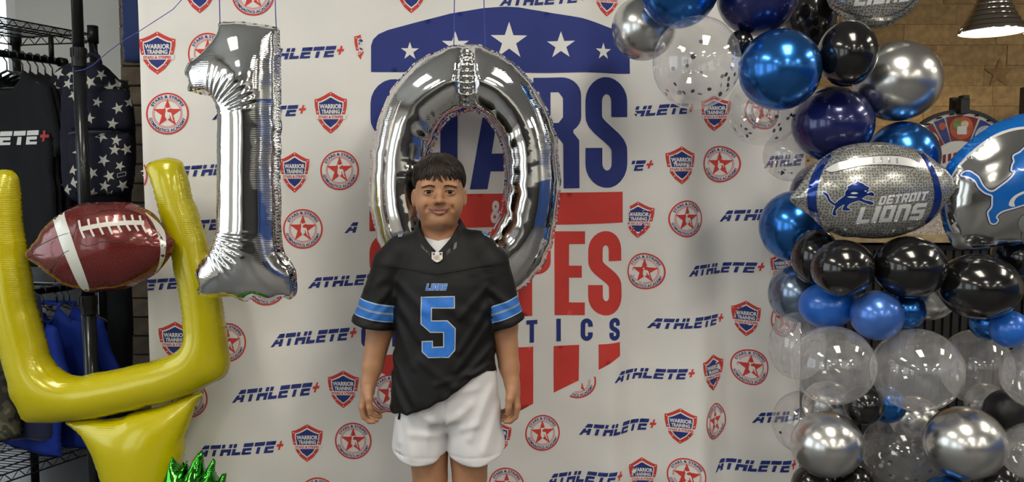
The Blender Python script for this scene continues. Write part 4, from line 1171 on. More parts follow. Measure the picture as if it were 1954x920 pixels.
disc('sticker_fruit', -3, .74, .09, FOOD[1], .003); disc('sticker_fruit', 5, .76, .06, FOOD[0], .0032)
MB().box((wc.x + 0.02 * R, YW - 0.009, wc.z + .66 * R), (0.12 * R * 1.3, 0.002, 0.13 * R)).build('sticker_card', WW, wheel)
# hub print: red bars and the words round it
for i in range(6):
    x = wc.x + R * (-.27 + .085 * i) ; z0 = wc.z + R * (.02 + .035 * i)
    MB().add([(x, YW - .0085, z0 + R * .10), (x + R * .05, YW - .0085, z0 + R * .12), (x + R * .05, YW - .0085, z0 + R * (.26 - .02 * i)), (x, YW - .0085, z0 + R * (.24 - .02 * i))], [(0, 1, 2, 3)]).build('hub_stripe', WR, wheel)
Vt, Tt = text_tris('STRIPES', 0.03)
ca, sa = math.cos(0.5), math.sin(0.5)
tx = Vt[:, 0] / Vt[:, 0].max() * 0.62 * R - 0.33 * R; tz = Vt[:, 1] * 0.2 * R - 0.14 * R
new('hub_word', np.stack([wc.x + tx * ca - tz * sa, np.full(len(tx), YW - .0085), wc.z + tx * sa + tz * ca], 1), Tt, WR, wheel, False)
m = MB(); m.box((wc.x, YW + 0.05, wc.z + R * 0.5), (0.05, 0.03, R * 1.4)); m.build('post', TRIMB, wheel)
m = MB(); m.box((wc.x, YW - 0.02, wc.z + R * 1.04), (0.045, 0.05, 0.075)); m.box((wc.x + .004, YW - 0.02, wc.z + R * 1.04 + .045), (0.03, 0.05, 0.02)); m.build('pointer', TRIMB, wheel)
m = MB(); m.box((wc.x, YW + 0.05, (ct.z + wc.z) / 2 - .05), (0.06, 0.03, wc.z - ct.z - .1)); m.box((wc.x, YW + 0.05, ct.z + 0.015), (0.4, 0.2, 0.03)); m.build('stand', TRIMB, wheel)
# printed card on the counter
cc = P(1775, 425, YCN - 0.02)
CARD = mat('printed_card', (0.45, 0.40, 0.35), 0.6, var=0.55, vscale=110)
card = MB().box((cc.x, YCN + 0.0, ct.z + 0.075), (0.22, 0.006, 0.15)).build('price_card', CARD)
tag(card, 'small printed card standing on the counter under the prize wheel', 'card')
# pendant lamp
YPN = 4.45
pc = P(1893, 62, YPN); r0 = 57.5 * mpp(YPN)
CHR = mat('chrome', (0.62, 0.60, 0.56), 0.10, 1.0)
lamp = empty('pendant_lamp', (pc.x, YPN, pc.z), 'ribbed chrome pendant lamp, lit, hanging before the cork wall', 'lamp')
prof = []
outer = [(1.0, 0.0), (1.0, 0.10), (0.93, 0.16)]
rr = 0.93; zz2 = 0.16
for k in range(7):
    rr2 = rr * 0.875
    for t in np.linspace(0, 1, 6):
        bul = 0.035 * math.sin(PI * t)
        outer.append((rr + (rr2 - rr) * t + bul, zz2 + 0.17 * t))
    rr = rr2; zz2 += 0.17
outer += [(0.30, zz2 + 0.05), (0.12, zz2 + 0.12), (0.12, zz2 + 0.35), (0.0, zz2 + 0.36)]
o = MB().lathe((pc.x, YPN, pc.z), [(a * r0, b * r0) for a, b in outer], 40).build('shade', CHR, lamp, True)
inner = [(0.985, 0.0), (0.9, 0.16), (0.5, 0.85), (0.1, 1.25), (0, 1.26)]
MB().lathe((pc.x, YPN, pc.z), [(a * r0, b * r0) for a, b in inner], 40).build('shade_lining', mat('white_enamel', (0.85, 0.82, 0.75), 0.4), lamp, True)
sph = [(math.sin(PI * i / 10) * 0.3 * r0, 0.42 * r0 - math.cos(PI * i / 10) * 0.3 * r0) for i in range(11)]
MB().lathe((pc.x, YPN, pc.z), sph, 20).build('bulb', mat('lit_bulb', (1.0, 0.85, 0.6), 0.5, emit=45.0), lamp, True)
for s_ in (-1, 1):
    x = pc.x + s_ * r0 * 1.04
    m = MB(); m.box((x, YPN, pc.z + 0.06 * r0), (0.12 * r0, 0.10 * r0, 0.12 * r0)); m.tube([(x, YPN, pc.z - 0.02 * r0), (x + s_ * 0.09 * r0, YPN, pc.z - 0.02 * r0)], 0.04 * r0, 8); m.build('clip', CHR, lamp)
MB().tube([(pc.x, YPN, pc.z + 1.5 * r0), (pc.x, YPN, HC)], 0.012, 8).build('stem', TRIMB, lamp)
# ------------------------------------------------------------------ left bay: bricks, planks, rack, clothes
BRICK = mat('brick', (0.155, 0.115, 0.078), 0.85, var=0.25, vscale=18, bump=0.4, bscale=70, objvar=0.18)
MORT = mat('mortar', (0.05, 0.042, 0.035), 0.9, var=0.2)
bx0, bx1 = P(238, 300, 3.96).x, P(238, 300, 3.96).x + 1.25
wall_brick = st(MB().box(((bx0 + bx1) / 2, 4.0, 1.5), (bx1 - bx0, 0.08, 3.0)).build('wall_brick', MORT))
BH = 0.0945
def brick_mesh(w):
    x, z, d, b = w / 2 - 0.004, BH / 2 - 0.004, 0.02, 0.004
    v = [(-x, 0, -z), (x, 0, -z), (x, 0, z), (-x, 0, z), (-x, -d + b, -z), (x, -d + b, -z), (x, -d + b, z), (-x, -d + b, z), (-x + b, -d, -z + b), (x - b, -d, -z + b), (x - b, -d, z - b), (-x + b, -d, z - b)]
    f = [(0, 1, 5, 4), (1, 2, 6, 5), (2, 3, 7, 6), (3, 0, 4, 7), (4, 5, 9, 8), (5, 6, 10, 9), (6, 7, 11, 10), (7, 4, 8, 11), (8, 9, 10, 11)]
    me = bpy.data.meshes.new('brick'); me.from_pydata(v, [], f); me.materials.append(BRICK); return me
bfull, bhalf = brick_mesh(0.30), brick_mesh(0.15)
zj = P(262, 569, 3.95).z
z0 = zj - BH * int(zj / BH)
for k in range(31):
    z = z0 + BH * (k + 0.5); x = bx0
    ws = ([0.30] * 3 + [0.15]) if k % 2 else ([0.15] + [0.30] * 3)
    for w in ws:
        o = bpy.data.objects.new('brick', bfull if w == 0.30 else bhalf)
        link(o, wall_brick, (x + w / 2, 3.96 + rk.uniform(-.002, .002), z)); x += w
PLANK = mat('weathered_plank', (0.085, 0.095, 0.105), 0.7, var=0.35, vscale=9, bump=0.5, bscale=30, objvar=0.15)
px_ = WX1 + 0.02
wainscot = st(MB().box(((WX1 + bx0) / 2, YB - 0.006, 0.55), (bx0 - WX1, 0.012, 1.1)).build('trim_4', TRIMB))
while px_ < bx0 - 0.05:
    MB().box((px_ + 0.07, YB - 0.02, 0.55), (0.135, 0.016, 1.1)).build('plank', PLANK, wainscot); px_ += 0.14
# --- rack
BLKM = mat('black_metal', (0.016, 0.017, 0.018), 0.35, 0.5, var=0.1)
R2 = P(178, 100, 3.35); R3 = P(31, 100, 3.42)
RD = Vector((-0.16, -0.35, 0)).normalized()
def at2(p, z): return Vector((p.x, p.y, z))
R1, R4 = at2(R2, 0) + RD * 0.95, at2(R3, 0) + RD * 0.95
ZT = P(178, 66, 3.35).z; ZB = 0.235
rack = empty('clothes_rack', ((R2.x + R4.x) / 2, (R2.y + R4.y) / 2, 0), 'black wire shelving rack with hanging rods full of clothes', 'rack')
for p in (R1, R2, R3, R4):
    m = MB(); m.tube([at2(p, 0.0), at2(p, ZT + 0.03)], 0.0165, 12); m.tube([at2(p, ZT - 0.035), at2(p, ZT + 0.035)], 0.022, 12); m.tube([at2(p, ZB - 0.03), at2(p, ZB + 0.03)], 0.021, 12)
    m.build('post', BLKM, rack, True)
def wire_shelf(z):
    m = MB(); c = [at2(p, z) for p in (R1, R2, R3, R4)]
    dn = Vector((0, 0, -0.032))
    for i in range(4):
        a, b = c[i], c[(i + 1) % 4]
        m.tube([a, b], 0.0032, 6); m.tube([a + dn, b + dn], 0.0032, 6)
        n = max(2, int((b - a).length / 0.055)); pts = []
        for k in range(n * 2 + 1): pts.append(a.lerp(b, k / (2 * n)) + (dn if k % 2 else Vector((0, 0, 0))))
        for k in range(2 * n): m.tube([pts[k], pts[k + 1]], 0.002, 5)
    n = 36
    for k in range(1, n): m.tube([c[1].lerp(c[0], k / n), c[2].lerp(c[3], k / n)], 0.0018, 5)
    for t in (0.25, 0.5, 0.75): m.tube([c[1].lerp(c[2], t) - Vector((0, 0, .005)), c[0].lerp(c[3], t) - Vector((0, 0, .005))], 0.003, 6)
    m.build('wire_shelf', BLKM, rack)
wire_shelf(ZT); wire_shelf(ZB)
ra = P(112, 118, 3.30); rod_z = ra.z
MID = lambda t, z: Vector((ra.x, ra.y, z)) + RD * t
m = MB(); m.tube([MID(-0.02, rod_z), MID(0.85, rod_z)], 0.014, 12); m.tube([MID(-0.03, rod_z), MID(-0.0, rod_z)], 0.019, 12); m.build('rod', BLKM, rack, True)
for t in (0.03, 0.8):
    MB().tube([MID(t, rod_z), MID(t, ZT - 0.02)], 0.010, 8).build('rod_bracket', BLKM, rack, True)
rl_z = P(110, 552, 3.25).z
m = MB(); m.tube([MID(-0.02, rl_z), MID(0.85, rl_z)], 0.013, 12); m.build('rod', BLKM, rack, True)
for a_, b_ in ((R2, R3), (R1, R4)): MB().tube([at2(a_, rl_z), at2(b_, rl_z)], 0.009, 8).build('rod_bracket', BLKM, rack, True)
# --- hangers and shirts
HANG = mat('hanger_plastic', (0.012, 0.013, 0.014), 0.25, coat=0.3)
def hanger_mesh():
    m = MB()
    hook = [(0.018 * math.cos(a) , 0, 0.018 * math.sin(a)) for a in np.linspace(-0.5, PI, 10)]
    m.tube(hook + [(-0.018, 0, -0.01), (0.0, 0, -0.03), (0.0, 0, -0.065)], 0.0028, 6)
    sh = [(-0.205, 0, -0.135), (-0.19, 0, -0.122), (-0.06, 0, -0.078), (0, 0, -0.062), (0.06, 0, -0.078), (0.19, 0, -0.122), (0.205, 0, -0.135)]
    m.tube(sh, 0.007, 6, flat=0.6)
    m.tube([(-0.19, 0, -0.128), (0.19, 0, -0.128)], 0.004, 6)
    return m
def shirt_loop(w, L, sl, sw, neck=0.085, drop=0.07):
    h = w / 2
    return [(-neck, 0), (-neck * .8, -drop * .55), (-neck * .35, -drop), (neck * .35, -drop), (neck * .8, -drop * .55), (neck, 0), (h * .6, -.028), (h, -.06), (h + sl * .5, -.06 - sw * .9), (h + sl * .62, -.06 - sw * 1.25), (h + .01, -.06 - sw * 1.35),
            (h * 1.0, -.06 - sw * 1.0), (h * 1.0, -L * .6), (h * 1.03, -L), (h * .4, -L - .012), (-h * .4, -L - .008), (-h * 1.03, -L), (-h * 1.0, -L * .6), (-h * 1.0, -.06 - sw), (-h - .01, -.06 - sw * 1.35), (-h - sl * .62, -.06 - sw * 1.25), (-h - sl * .5, -.06 - sw * .9), (-h, -.06), (-h * .6, -.028)]
def fold_crease(seed, A=0.006):
    nf = noise1(seed)
    def f(V, h, d): return h + A * nf(V[:, 0] / 0.035 + 0.35 * V[:, 1] / 0.1) * np.clip(d / 0.03, 0, 1) * np.clip(-(V[:, 1] + 0.12) / 0.25, 0.1, 1)
    return f
def make_shirt(name, loop, mt, seed, thick=0.035):
    """a garment in its own plane: x across, z down from the collar, y thickness; origin at the hook"""
    L = resample(loop, 0.02)
    o = foil(name, [[(a, b - 0.062) for a, b in L]], 0.0, mt, None, 0.018, 0.5, 0.002, (0.003, 0.05, 0.03), seed, fold_crease(seed, thick * 0.3), thick, 0.003)
    # origin to the hook
    off = np.array(o.location); v = np.empty(len(o.data.vertices) * 3); o.data.vertices.foreach_get('co', v)
    v = v.reshape(-1, 3) + off; o.data.vertices.foreach_set('co', v.ravel()); o.location = (0, 0, 0); WLOC[o.name] = Vector((0, 0, 0))
    return o
ROT = math.atan2(RD.x, -RD.y) * -1.0
ROT = math.atan2(-0.41, 0.91)
hm = hanger_mesh().build('clothes_hanger', HANG, None, True, origin=Vector((0, 0, 0)))
hang_first = [True]
def put_hanger(p, rz, lab, grp):
    if hang_first[0]: o = hm; hang_first[0] = False
    else: o = hm.copy(); COL.objects.link(o)
    o.location = p; o.rotation_euler = (0, 0, rz)
    return tag(o, lab, 'hanger', grp)
BSH = mat('black_jersey_cloth', (0.005, 0.006, 0.009), 0.85, var=0.2, vscale=20, spec=0.25)
bs = make_shirt('t_shirt', shirt_loop(0.47, 0.74, 0.09, 0.20), BSH, 71, 0.012)
black_shirts = []
for k, t in enumerate((0.215, 0.184, 0.153, 0.122, 0.091, 0.060, 0.029)):
    p = MID(t, rod_z + 0.0); rz = ROT + rk.uniform(-0.02, 0.02)
    o = bs if k == 0 else bs.copy()
    if k: COL.objects.link(o)
    o.location = p; o.rotation_euler = (0, 0, rz)
    tag(o, 'black t-shirt with white and red chest lettering, first on the upper rod' if k == 0 else 'plain black t-shirt packed behind the lettered one on the upper rod', 't-shirt', 'black shirts on the upper rod')
    put_hanger(p, rz, 'black plastic hanger on the upper rod holding a black t-shirt', 'hangers on the upper rod')
    black_shirts.append((o, p, rz))
# chest lettering on the first shirt, in the shirt's own plane
PRW = mat('shirt_print_white', (0.62, 0.62, 0.62), 0.6); PRR = mat('shirt_print_red', (0.35, 0.02, 0.02), 0.6)
bv0 = BVHTree.FromPolygons([tuple(v.co) for v in bs.data.vertices], [tuple(p.vertices) for p in bs.data.polygons])
vs, fs, ms = [], [], []
for poly, mi_ in ATHU:
    Vp, Tp, _ = fill([[(-0.345 + a * 0.565 + 0.014 * b, -0.345 + 0.052 * b) for a, b in poly]], 0.012)
    n0 = len(vs); hits = [bv0.ray_cast(Vector((a, -1, b)), Vector((0, 1, 0)))[0] for a, b in Vp]
    if any(h is None for h in hits): continue
    for (a, b), h in zip(Vp, hits): vs.append((a, h.y - 0.002, b))
    fs += [tuple(int(i) + n0 for i in t) for t in Tp]; ms += [mi_] * len(Tp)
pr_ = new('chest_print', vs, fs, [PRW, PRR], None, False, ms, origin=Vector((0, 0, 0)))
pr_.parent = bs; pr_.location = (0, 0, 0)
BLU = mat('blue_shirt_cloth', (0.008, 0.030, 0.27), 0.8, var=0.15, vscale=18, spec=0.25)
COLLAR = mat('shirt_label_white', (0.6, 0.6, 0.62), 0.6)
bl = make_shirt('t_shirt', shirt_loop(0.44, 0.56, 0.14, 0.20, 0.082, 0.075), BLU, 73, 0.02)
def collar_ring(o):
    m = MB(); pts = []
    for a in np.linspace(-PI, PI, 25)[:-1]:
        x = 0.084 * math.sin(a); y = -0.034 * math.cos(a); zc = -0.062 - (0.078 * max(0, math.cos(a)) ** 0.7 if math.cos(a) > 0 else -0.006)
        pts.append((x, y, zc))
    m.tube(pts + [pts[0]], 0.0075, 6, cap=False, flat=0.7)
    c = m.build('collar', BLU, None, True, origin=Vector((0, 0, 0))); c.parent = o; c.location = (0, 0, 0)
    lb = MB().box((-0.03, 0.022, -0.078), (0.035, 0.002, 0.03)).build('neck_label', COLLAR, None, False, origin=Vector((0, 0, 0))); lb.parent = o; lb.location = (0, 0, 0)
    return c, lb
cr, lb = collar_ring(bl)
blue_lab = ['royal blue t-shirt with a white neck label, first on the lower rod', 'royal blue t-shirt behind the white labelled one on the lower rod', 'royal blue t-shirt farthest along the lower rod, by the black cloth']
for k, (t, dx, rz) in enumerate(((0.20, 0.05, -0.50), (0.11, 0.05, -0.40), (0.05, 0.09, -0.28))):
    p = MID(t, rl_z) + Vector((dx * 0.0, 0, 0))
    if k == 0: o = bl
    else:
        o = bl.copy(); COL.objects.link(o)
        for ch in (cr, lb):
            c = ch.copy(); COL.objects.link(c); c.parent = o
    o.location = p; o.rotation_euler = (0, 0, rz); tag(o, blue_lab[k], 't-shirt', 'blue shirts on the lower rod')
    put_hanger(p, rz, 'black plastic hanger on the lower rod holding a blue t-shirt', 'hangers on the lower rod')
for t in (0.02, -0.005, 0.35):
    put_hanger(MID(t, rl_z), -0.35 + t, 'empty black plastic hanger on the lower rod', 'empty hangers on the lower rod')
# camouflage trousers at the left edge
def camo():
    m = mat('camouflage', (0.07, 0.065, 0.045), 0.8)
    nt = m.node_tree; N = nt.nodes; b = N['Principled BSDF']; tc = N.new('ShaderNodeTexCoord')
    nz = N.new('ShaderNodeTexNoise'); nz.inputs['Scale'].default_value = 14; nz.inputs['Detail'].default_value = 2
    nt.links.new(tc.outputs['Object'], nz.inputs['Vector'])
    r = N.new('ShaderNodeValToRGB'); r.color_ramp.interpolation = 'CONSTANT'
    r.color_ramp.elements[0].color = (0.018, 0.016, 0.012, 1); r.color_ramp.elements[1].position = 0.45; r.color_ramp.elements[1].color = (0.06, 0.055, 0.032, 1)
    e = r.color_ramp.elements.new(0.55); e.color = (0.12, 0.10, 0.065, 1); e = r.color_ramp.elements.new(0.63); e.color = (0.03, 0.04, 0.022, 1)
    nt.links.new(nz.outputs[0], r.inputs[0]); nt.links.new(r.outputs[0], b.inputs['Base Color'])
    return m
cam_loop = [(-130, 560), (-40, 560), (8, 575), (12, 640), (22, 720), (38, 780), (42, 828), (10, 842), (-20, 850), (-60, 850), (-75, 700), (-90, 845), (-140, 850), (-150, 700)]
trs = foil('trousers', [pxloop(cam_loop, 2.95)], 2.95, camo(), None, 0.014, 0.6, 0.002, (0.004, 0.05, 0.03), 81, fold_crease(82, 0.006), 0.05)
tag(trs, 'camouflage trousers hanging at the end of the rack', 'trousers')
nv_loop = [(30, 560), (60, 548), (78, 565), (92, 700), (104, 800), (104, 836), (80, 842), (50, 838), (20, 842), (14, 820), (18, 760), (22, 650)]
NVY = mat('navy_cloth', (0.008, 0.015, 0.07), 0.8, var=0.2, sheen=0.2)
nvg = foil('sweatshirt', [pxloop(nv_loop, 3.02)], 3.02, NVY, None, 0.014, 0.6, 0.002, (0.004, 0.05, 0.03), 85, fold_crease(86, 0.008), 0.03)
tag(nvg, 'dark navy sweatshirt hanging beside the camouflage trousers', 'sweatshirt')
# long black cloth beside the bricks
BLC = mat('black_cloth', (0.006, 0.007, 0.009), 0.85, var=0.2, sheen=0.15)
dr_loop = [(186, 150), (248, 150), (252, 400), (254, 700), (258, 900), (262, 980), (200, 985), (192, 900), (188, 600)]
drp = foil('black_drape', [pxloop(dr_loop, 3.62)], 3.62, BLC, None, 0.016, 0.5, 0.002, (0.004, 0.06, 0.03), 87, fold_crease(88, 0.012), 0.04)
tag(drp, 'long black cloth hanging between the rack and the brick wall', 'cloth')
chn = MB(); a = P(193, 300, 3.585); b = P(199, 640, 3.585)
for i in range(80): 
    q = a.lerp(b, i / 79); chn.lathe((q.x, q.y, q.z), [(0.0, -0.005), (0.0035, -0.0025), (0.0045, 0), (0.0035, .0025), (0, .005)], 6)
chn.tube([a, b], 0.0012, 5)
tag(chn.build('bead_chain', mat('chain_metal', (0.5, 0.5, 0.5), 0.3, 0.9), None, True), 'thin silver bead chain hanging in front of the black cloth', 'chain')
# blue flag behind the banner's upper edge
fl_loop = [(230, -60), (300, -60), (300, 112), (262, 120), (236, 118), (232, 60)]
flg = foil('flag', [pxloop(fl_loop, 3.55)], 3.55, mat('flag_blue', (0.012, 0.035, 0.15), 0.7, var=0.15, sheen=0.2), None, 0.014, 0.4, 0.002, (0.003, 0.05, 0.03), 89, fold_crease(90, 0.006), 0.02)
tag(flg, 'dark blue cloth flag hanging behind the banner edge', 'flag')
# --- telescopic pole in front of the rack
YP = 2.78; pp = P(160, 350, YP)
pole = empty('telescopic_pole', (pp.x, YP, 0), 'black telescopic pole with clamp collars in front of the star backpack', 'pole')
PM_ = mat('pole_black', (0.02, 0.023, 0.025), 0.28, 0.6, coat=0.3)
zc1, zc2 = P(150, 108, YP).z, P(170, 580, YP).z
MB().tube([(pp.x, YP, zc1), (pp.x, YP, 2.9)], 0.0185, 20).build('upper_tube', PM_, pole, True)
MB().tube([(pp.x, YP, zc2), (pp.x, YP, zc1)], 0.0205, 20).build('middle_tube', PM_, pole, True)
MB().tube([(pp.x, YP, 0.02), (pp.x, YP, zc2)], 0.0235, 20).build('lower_tube', PM_, pole, True)
for zc, r in ((zc1, 0.0235), (zc2, 0.027)):
    m = MB(); m.lathe((pp.x, YP, zc), [(r * .85, -0.036), (r, -0.034), (r, -0.008), (r * 1.02, -0.006), (r * 1.04, 0.028), (r * .9, 0.031)], 24)
    for k in range(10):
        a = 2 * PI * k / 10; m.box((pp.x + r * 1.05 * math.cos(a), YP + r * 1.05 * math.sin(a), zc + 0.012), (0.004, 0.004, 0.03), 0, a)
    autosmooth(m.build('collar', BLKM, pole))
m = MB(); m.lathe((pp.x, YP, 0), [(0.0, 0.0), (0.16, 0.0), (0.16, 0.012), (0.04, 0.03), (0.03, 0.06), (0, 0.06)], 32); m.build('base', BLKM, pole, True)
ribbon('ribbon', [P(143, 136, YP - 0.03), P(160, 133, YP - 0.03), P(178, 124, YP - 0.03), P(205, 100, YP - 0.04), P(232, 80, YP - 0.06), P(262, 62, 2.66), P(330, 18, 2.64), P(400, -60, 2.6)], 'blue ribbon tied round the telescopic pole and running up to the banner', 0.0022)
# --- star print backpacks
BPK = mat('backpack_navy', (0.006, 0.007, 0.018), 0.8, var=0.15, vscale=30, spec=0.25)
STARM = mat('star_print', (0.42, 0.41, 0.37), 0.7, var=0.08, vscale=30)
def backpack(YB_, dx, lab, stars_, full):
    body_px = [(123 + dx, 175), (128 + dx, 150), (142 + dx, 130), (165 + dx, 119), (195 + dx, 122), (222 + dx, 147), (243 + dx, 180), (253 + dx, 220), (255 + dx, 300), (251 + dx, 350), (243 + dx, 382), (215 + dx, 390), (170 + dx, 389), (140 + dx, 382), (126 + dx, 360), (121 + dx, 300), (121 + dx, 230)]
    b = foil('backpack', [pxloop(spline(body_px, 5), YB_)], YB_, BPK, None, 0.009, 0.9, 0.003, (0.003, 0.05, 0.03), 91 + full, None, 0.075, 0.001)
    tag(b, lab, 'backpack', 'star print backpacks')
    tgt = [b]
    if full:
        p1 = [(130, 262), (150, 255), (225, 253), (246, 258), (250, 300), (248, 345), (240, 368), (215, 374), (160, 374), (138, 366), (131, 340)]
        pk = foil('front_pocket', [pxloop(spline(p1, 4), YB_ - 0.075)], YB_ - 0.062, BPK, b, 0.009, 0.8, 0.002, (0.002, 0.05, 0.02), 95, None, 0.045, 0.001)
        p2 = [(128, 180), (150, 172), (225, 170), (244, 182), (250, 215), (249, 245), (225, 249), (150, 250), (130, 246)]
        pk2 = foil('upper_pocket', [pxloop(spline(p2, 4), YB_ - 0.07)], YB_ - 0.055, BPK, b, 0.009, 0.8, 0.002, (0.002, 0.05, 0.02), 96, None, 0.038, 0.001)
        tgt = [pk, pk2, b]
        m = MB(); m.tube([P(158, 122, YB_), P(163, 108, YB_), P(175, 102, YB_), P(188, 108, YB_), P(192, 122, YB_)], 0.008, 8, flat=0.5); m.build('handle', BPK, b, True)
        m = MB(); m.tube([P(190, 118, YB_), P(182, 95, 3.28), P(178, 84, 3.33)], 0.006, 6); m.build('hanging_loop', BPK, b, True)
        for L in ([(132, 170), (150, 165), (190, 163), (225, 166), (246, 176)], [(131, 255), (150, 252), (190, 251), (225, 251), (248, 254)]):
            decal(b, 'zip', [([line_loop(spline(L, 5, False), 2.4)], 0, 0)], [mat('zip_black', (0.004, 0.004, 0.006), 0.4)], b, 5)
        lp = [(224, 331), (240, 327), (240, 335), (224, 339)]
        decal(pk, 'label_patch', [([lp], 0, 4), ([offset_loop(lp, -1.0)], 1, 5)], [STARM, BPK], b, 4)
    for i, (x, y) in enumerate(stars_):
        r = random.Random(i * 7 + full); loop = star(x, y, r.uniform(10.5, 13.5), r.uniform(-0.6, 0.6), 0.40)
        for tt in tgt:
            W, ok = cast(tt, [(x, y)], 0.0)
            if ok[0]:
                # keep to the nearest sheet only
                break
        decal(tt, 'star_print', [([loop], 0, 1)], [STARM], b, 5)
    return b
S1 = [(132, 140), (193, 143), (226, 161), (172, 157), (210, 168), (141, 182), (186, 195), (225, 207), (247, 196), (215, 236), (171, 226), (194, 260), (222, 268), (219, 286), (241, 285), (198, 306), (229, 317), (177, 330), (139, 325), (209, 336), (234, 354), (200, 355), (140, 349), (210, 372), (128, 362), (177, 368), (130, 160), (150, 215), (150, 290)]
S2 = [(103, 168), (115, 207), (103, 246), (112, 277), (103, 320), (112, 353), (112, 140)]
backpack(2.97, 0, 'navy backpack printed with white stars, hanging in front on the rack', S1, 1)
backpack(3.11, -25, 'navy star print backpack mostly hidden behind the front one', S2, 0)
# ------------------------------------------------------------------ signed distance modelling
class Field:
    def __init__(s, xs, ys, zs):
        s.x = np.asarray(xs, np.float32); s.y = np.asarray(ys, np.float32); s.z = np.asarray(zs, np.float32)
        s.f = np.full((len(xs), len(ys), len(zs)), 0.2, np.float32)
    def sub(s, lo, hi):
        i = [np.searchsorted(a, l) for a, l in zip((s.x, s.y, s.z), lo)]; j = [np.searchsorted(a, h) for a, h in zip((s.x, s.y, s.z), hi)]
        sl = tuple(slice(max(0, a - 1), b + 1) for a, b in zip(i, j))
        return sl, s.x[sl[0]][:, None, None], s.y[sl[1]][None, :, None], s.z[sl[2]][None, None, :]
    def put(s, fn, lo, hi, k=0.01, op='u', m=0.03):
        lo = [a - m - k for a in lo]; hi = [a + m + k for a in hi]
        sl, X, Y, Z = s.sub(lo, hi)
        if 0 in s.f[sl].shape: return
        d = fn(X, Y, Z); a = s.f[sl]
        if op == 'u':
            h = np.clip(0.5 + 0.5 * (a - d) / k, 0, 1); s.f[sl] = a * (1 - h) + d * h - k * h * (1 - h)
        else:
            d = -d; h = np.clip(0.5 - 0.5 * (a - d) / k, 0, 1); s.f[sl] = a * (1 - h) + d * h + k * h * (1 - h)
    def ell(s, c, r, k=0.01, op='u', rot=None):
        c = np.array(c); r = np.array(r); m = max(r)
        def fn(X, Y, Z):
            x, y, z = X - c[0], Y - c[1], Z - c[2]
            if rot is not None:
                ax, an = rot; co, si = math.cos(an), math.sin(an)
                if ax == 'y': x, z = x * co - z * si, x * si + z * co
                elif ax == 'z': x, y = x * co + y * si, -x * si + y * co
                else: y, z = y * co + z * si, -y * si + z * co
            k0 = np.sqrt((x / r[0]) ** 2 + (y / r[1]) ** 2 + (z / r[2]) ** 2)
            k1 = np.sqrt((x / r[0] ** 2) ** 2 + (y / r[1] ** 2) ** 2 + (z / r[2] ** 2) ** 2) + 1e-6
            return k0 * (k0 - 1) / k1
        e = m if rot is not None else r
        s.put(fn, c - e, c + e, k, op)
    def cap(s, a, b, ra, rb, k=0.01, op='u', ys=1.0):
        a = np.array(a, float); b = np.array(b, float); fn = cap_fn(a, b, ra, rb, ys); m = max(ra, rb) * max(1, ys)
        s.put(fn, np.minimum(a, b) - m, np.maximum(a, b) + m, k, op)
    def chain(s, pts, rs, k=0.006, op='u', ys=1.0, k0=None):
        for i in range(len(pts) - 1): s.cap(pts[i], pts[i + 1], rs[i], rs[i + 1], (k0 if (i == 0 and k0) else k), op, ys)
    def mesh(s, smooth=1, lam=0.4):
        f = s.f; sg = f < 0
        n = [a - 1 for a in f.shape]
        cnt = np.zeros(n, np.int8)
        for i in (0, 1):
            for j in (0, 1):
                for k in (0, 1): cnt += sg[i:i + n[0], j:j + n[1], k:k + n[2]]
        act = (cnt > 0) & (cnt < 8); I, J, K = np.nonzero(act)
        idm = -np.ones(n, np.int32); idm[I, J, K] = np.arange(len(I))
        acc = np.zeros((len(I), 3)); num = np.zeros(len(I))
        corners = [(i, j, k) for i in (0, 1) for j in (0, 1) for k in (0, 1)]
        for a in corners:
            for ax in range(3):
                if a[ax] == 1: continue
                b = list(a); b[ax] = 1
                fa = f[I + a[0], J + a[1], K + a[2]]; fb = f[I + b[0], J + b[1], K + b[2]]
                ch = (fa < 0) != (fb < 0); t = np.where(ch, fa / (fa - fb + 1e-20), 0)
                p = np.stack([np.full(len(I), a[0], float), np.full(len(I), a[1], float), np.full(len(I), a[2], float)], 1); p[:, ax] += t
                acc[ch] += p[ch]; num[ch] += 1
        pos = acc / num[:, None]
        gi = np.stack([I, J, K], 1) + pos
        V = np.stack([np.interp(gi[:, d], np.arange(len(a)), a) for d, a in enumerate((s.x, s.y, s.z))], 1)
        Q = []
        for ax in range(3):
            sa = [slice(None)] * 3; sb = [slice(None)] * 3; sa[ax] = slice(0, -1); sb[ax] = slice(1, None)
            ch = sg[tuple(sa)] != sg[tuple(sb)]
            i, j, k = np.nonzero(ch); c = [i, j, k]; o = [d for d in range(3) if d != ax]
            ok = (c[o[0]] > 0) & (c[o[1]] > 0) & (c[o[0]] < n[o[0]]) & (c[o[1]] < n[o[1]])
            i, j, k = i[ok], j[ok], k[ok]; c = [i, j, k]
            q = []
            for (u, v) in ((1, 1), (0, 1), (0, 0), (1, 0)):
                e = [i.copy(), j.copy(), k.copy()]; e[o[0]] -= u; e[o[1]] -= v; q.append(idm[e[0], e[1], e[2]])
            q = np.stack(q, 1); neg = sg[i, j, k]
            if ax == 1: neg = ~neg
            q[~neg] = q[~neg][:, ::-1]; Q.append(q)
        Q = np.vstack(Q); Q = Q[(Q >= 0).all(1)]
        E = np.vstack([Q[:, [0, 1]], Q[:, [1, 2]], Q[:, [2, 3]], Q[:, [3, 0]]])
        deg = np.bincount(E.ravel(), minlength=len(V)).astype(float)
        for _ in range(smooth):
            A = np.stack([np.bincount(E[:, 0], V[E[:, 1], d], len(V)) + np.bincount(E[:, 1], V[E[:, 0], d], len(V)) for d in range(3)], 1) / np.maximum(deg, 1)[:, None]
            V = V * (1 - lam) + A * lam
        return V, Q
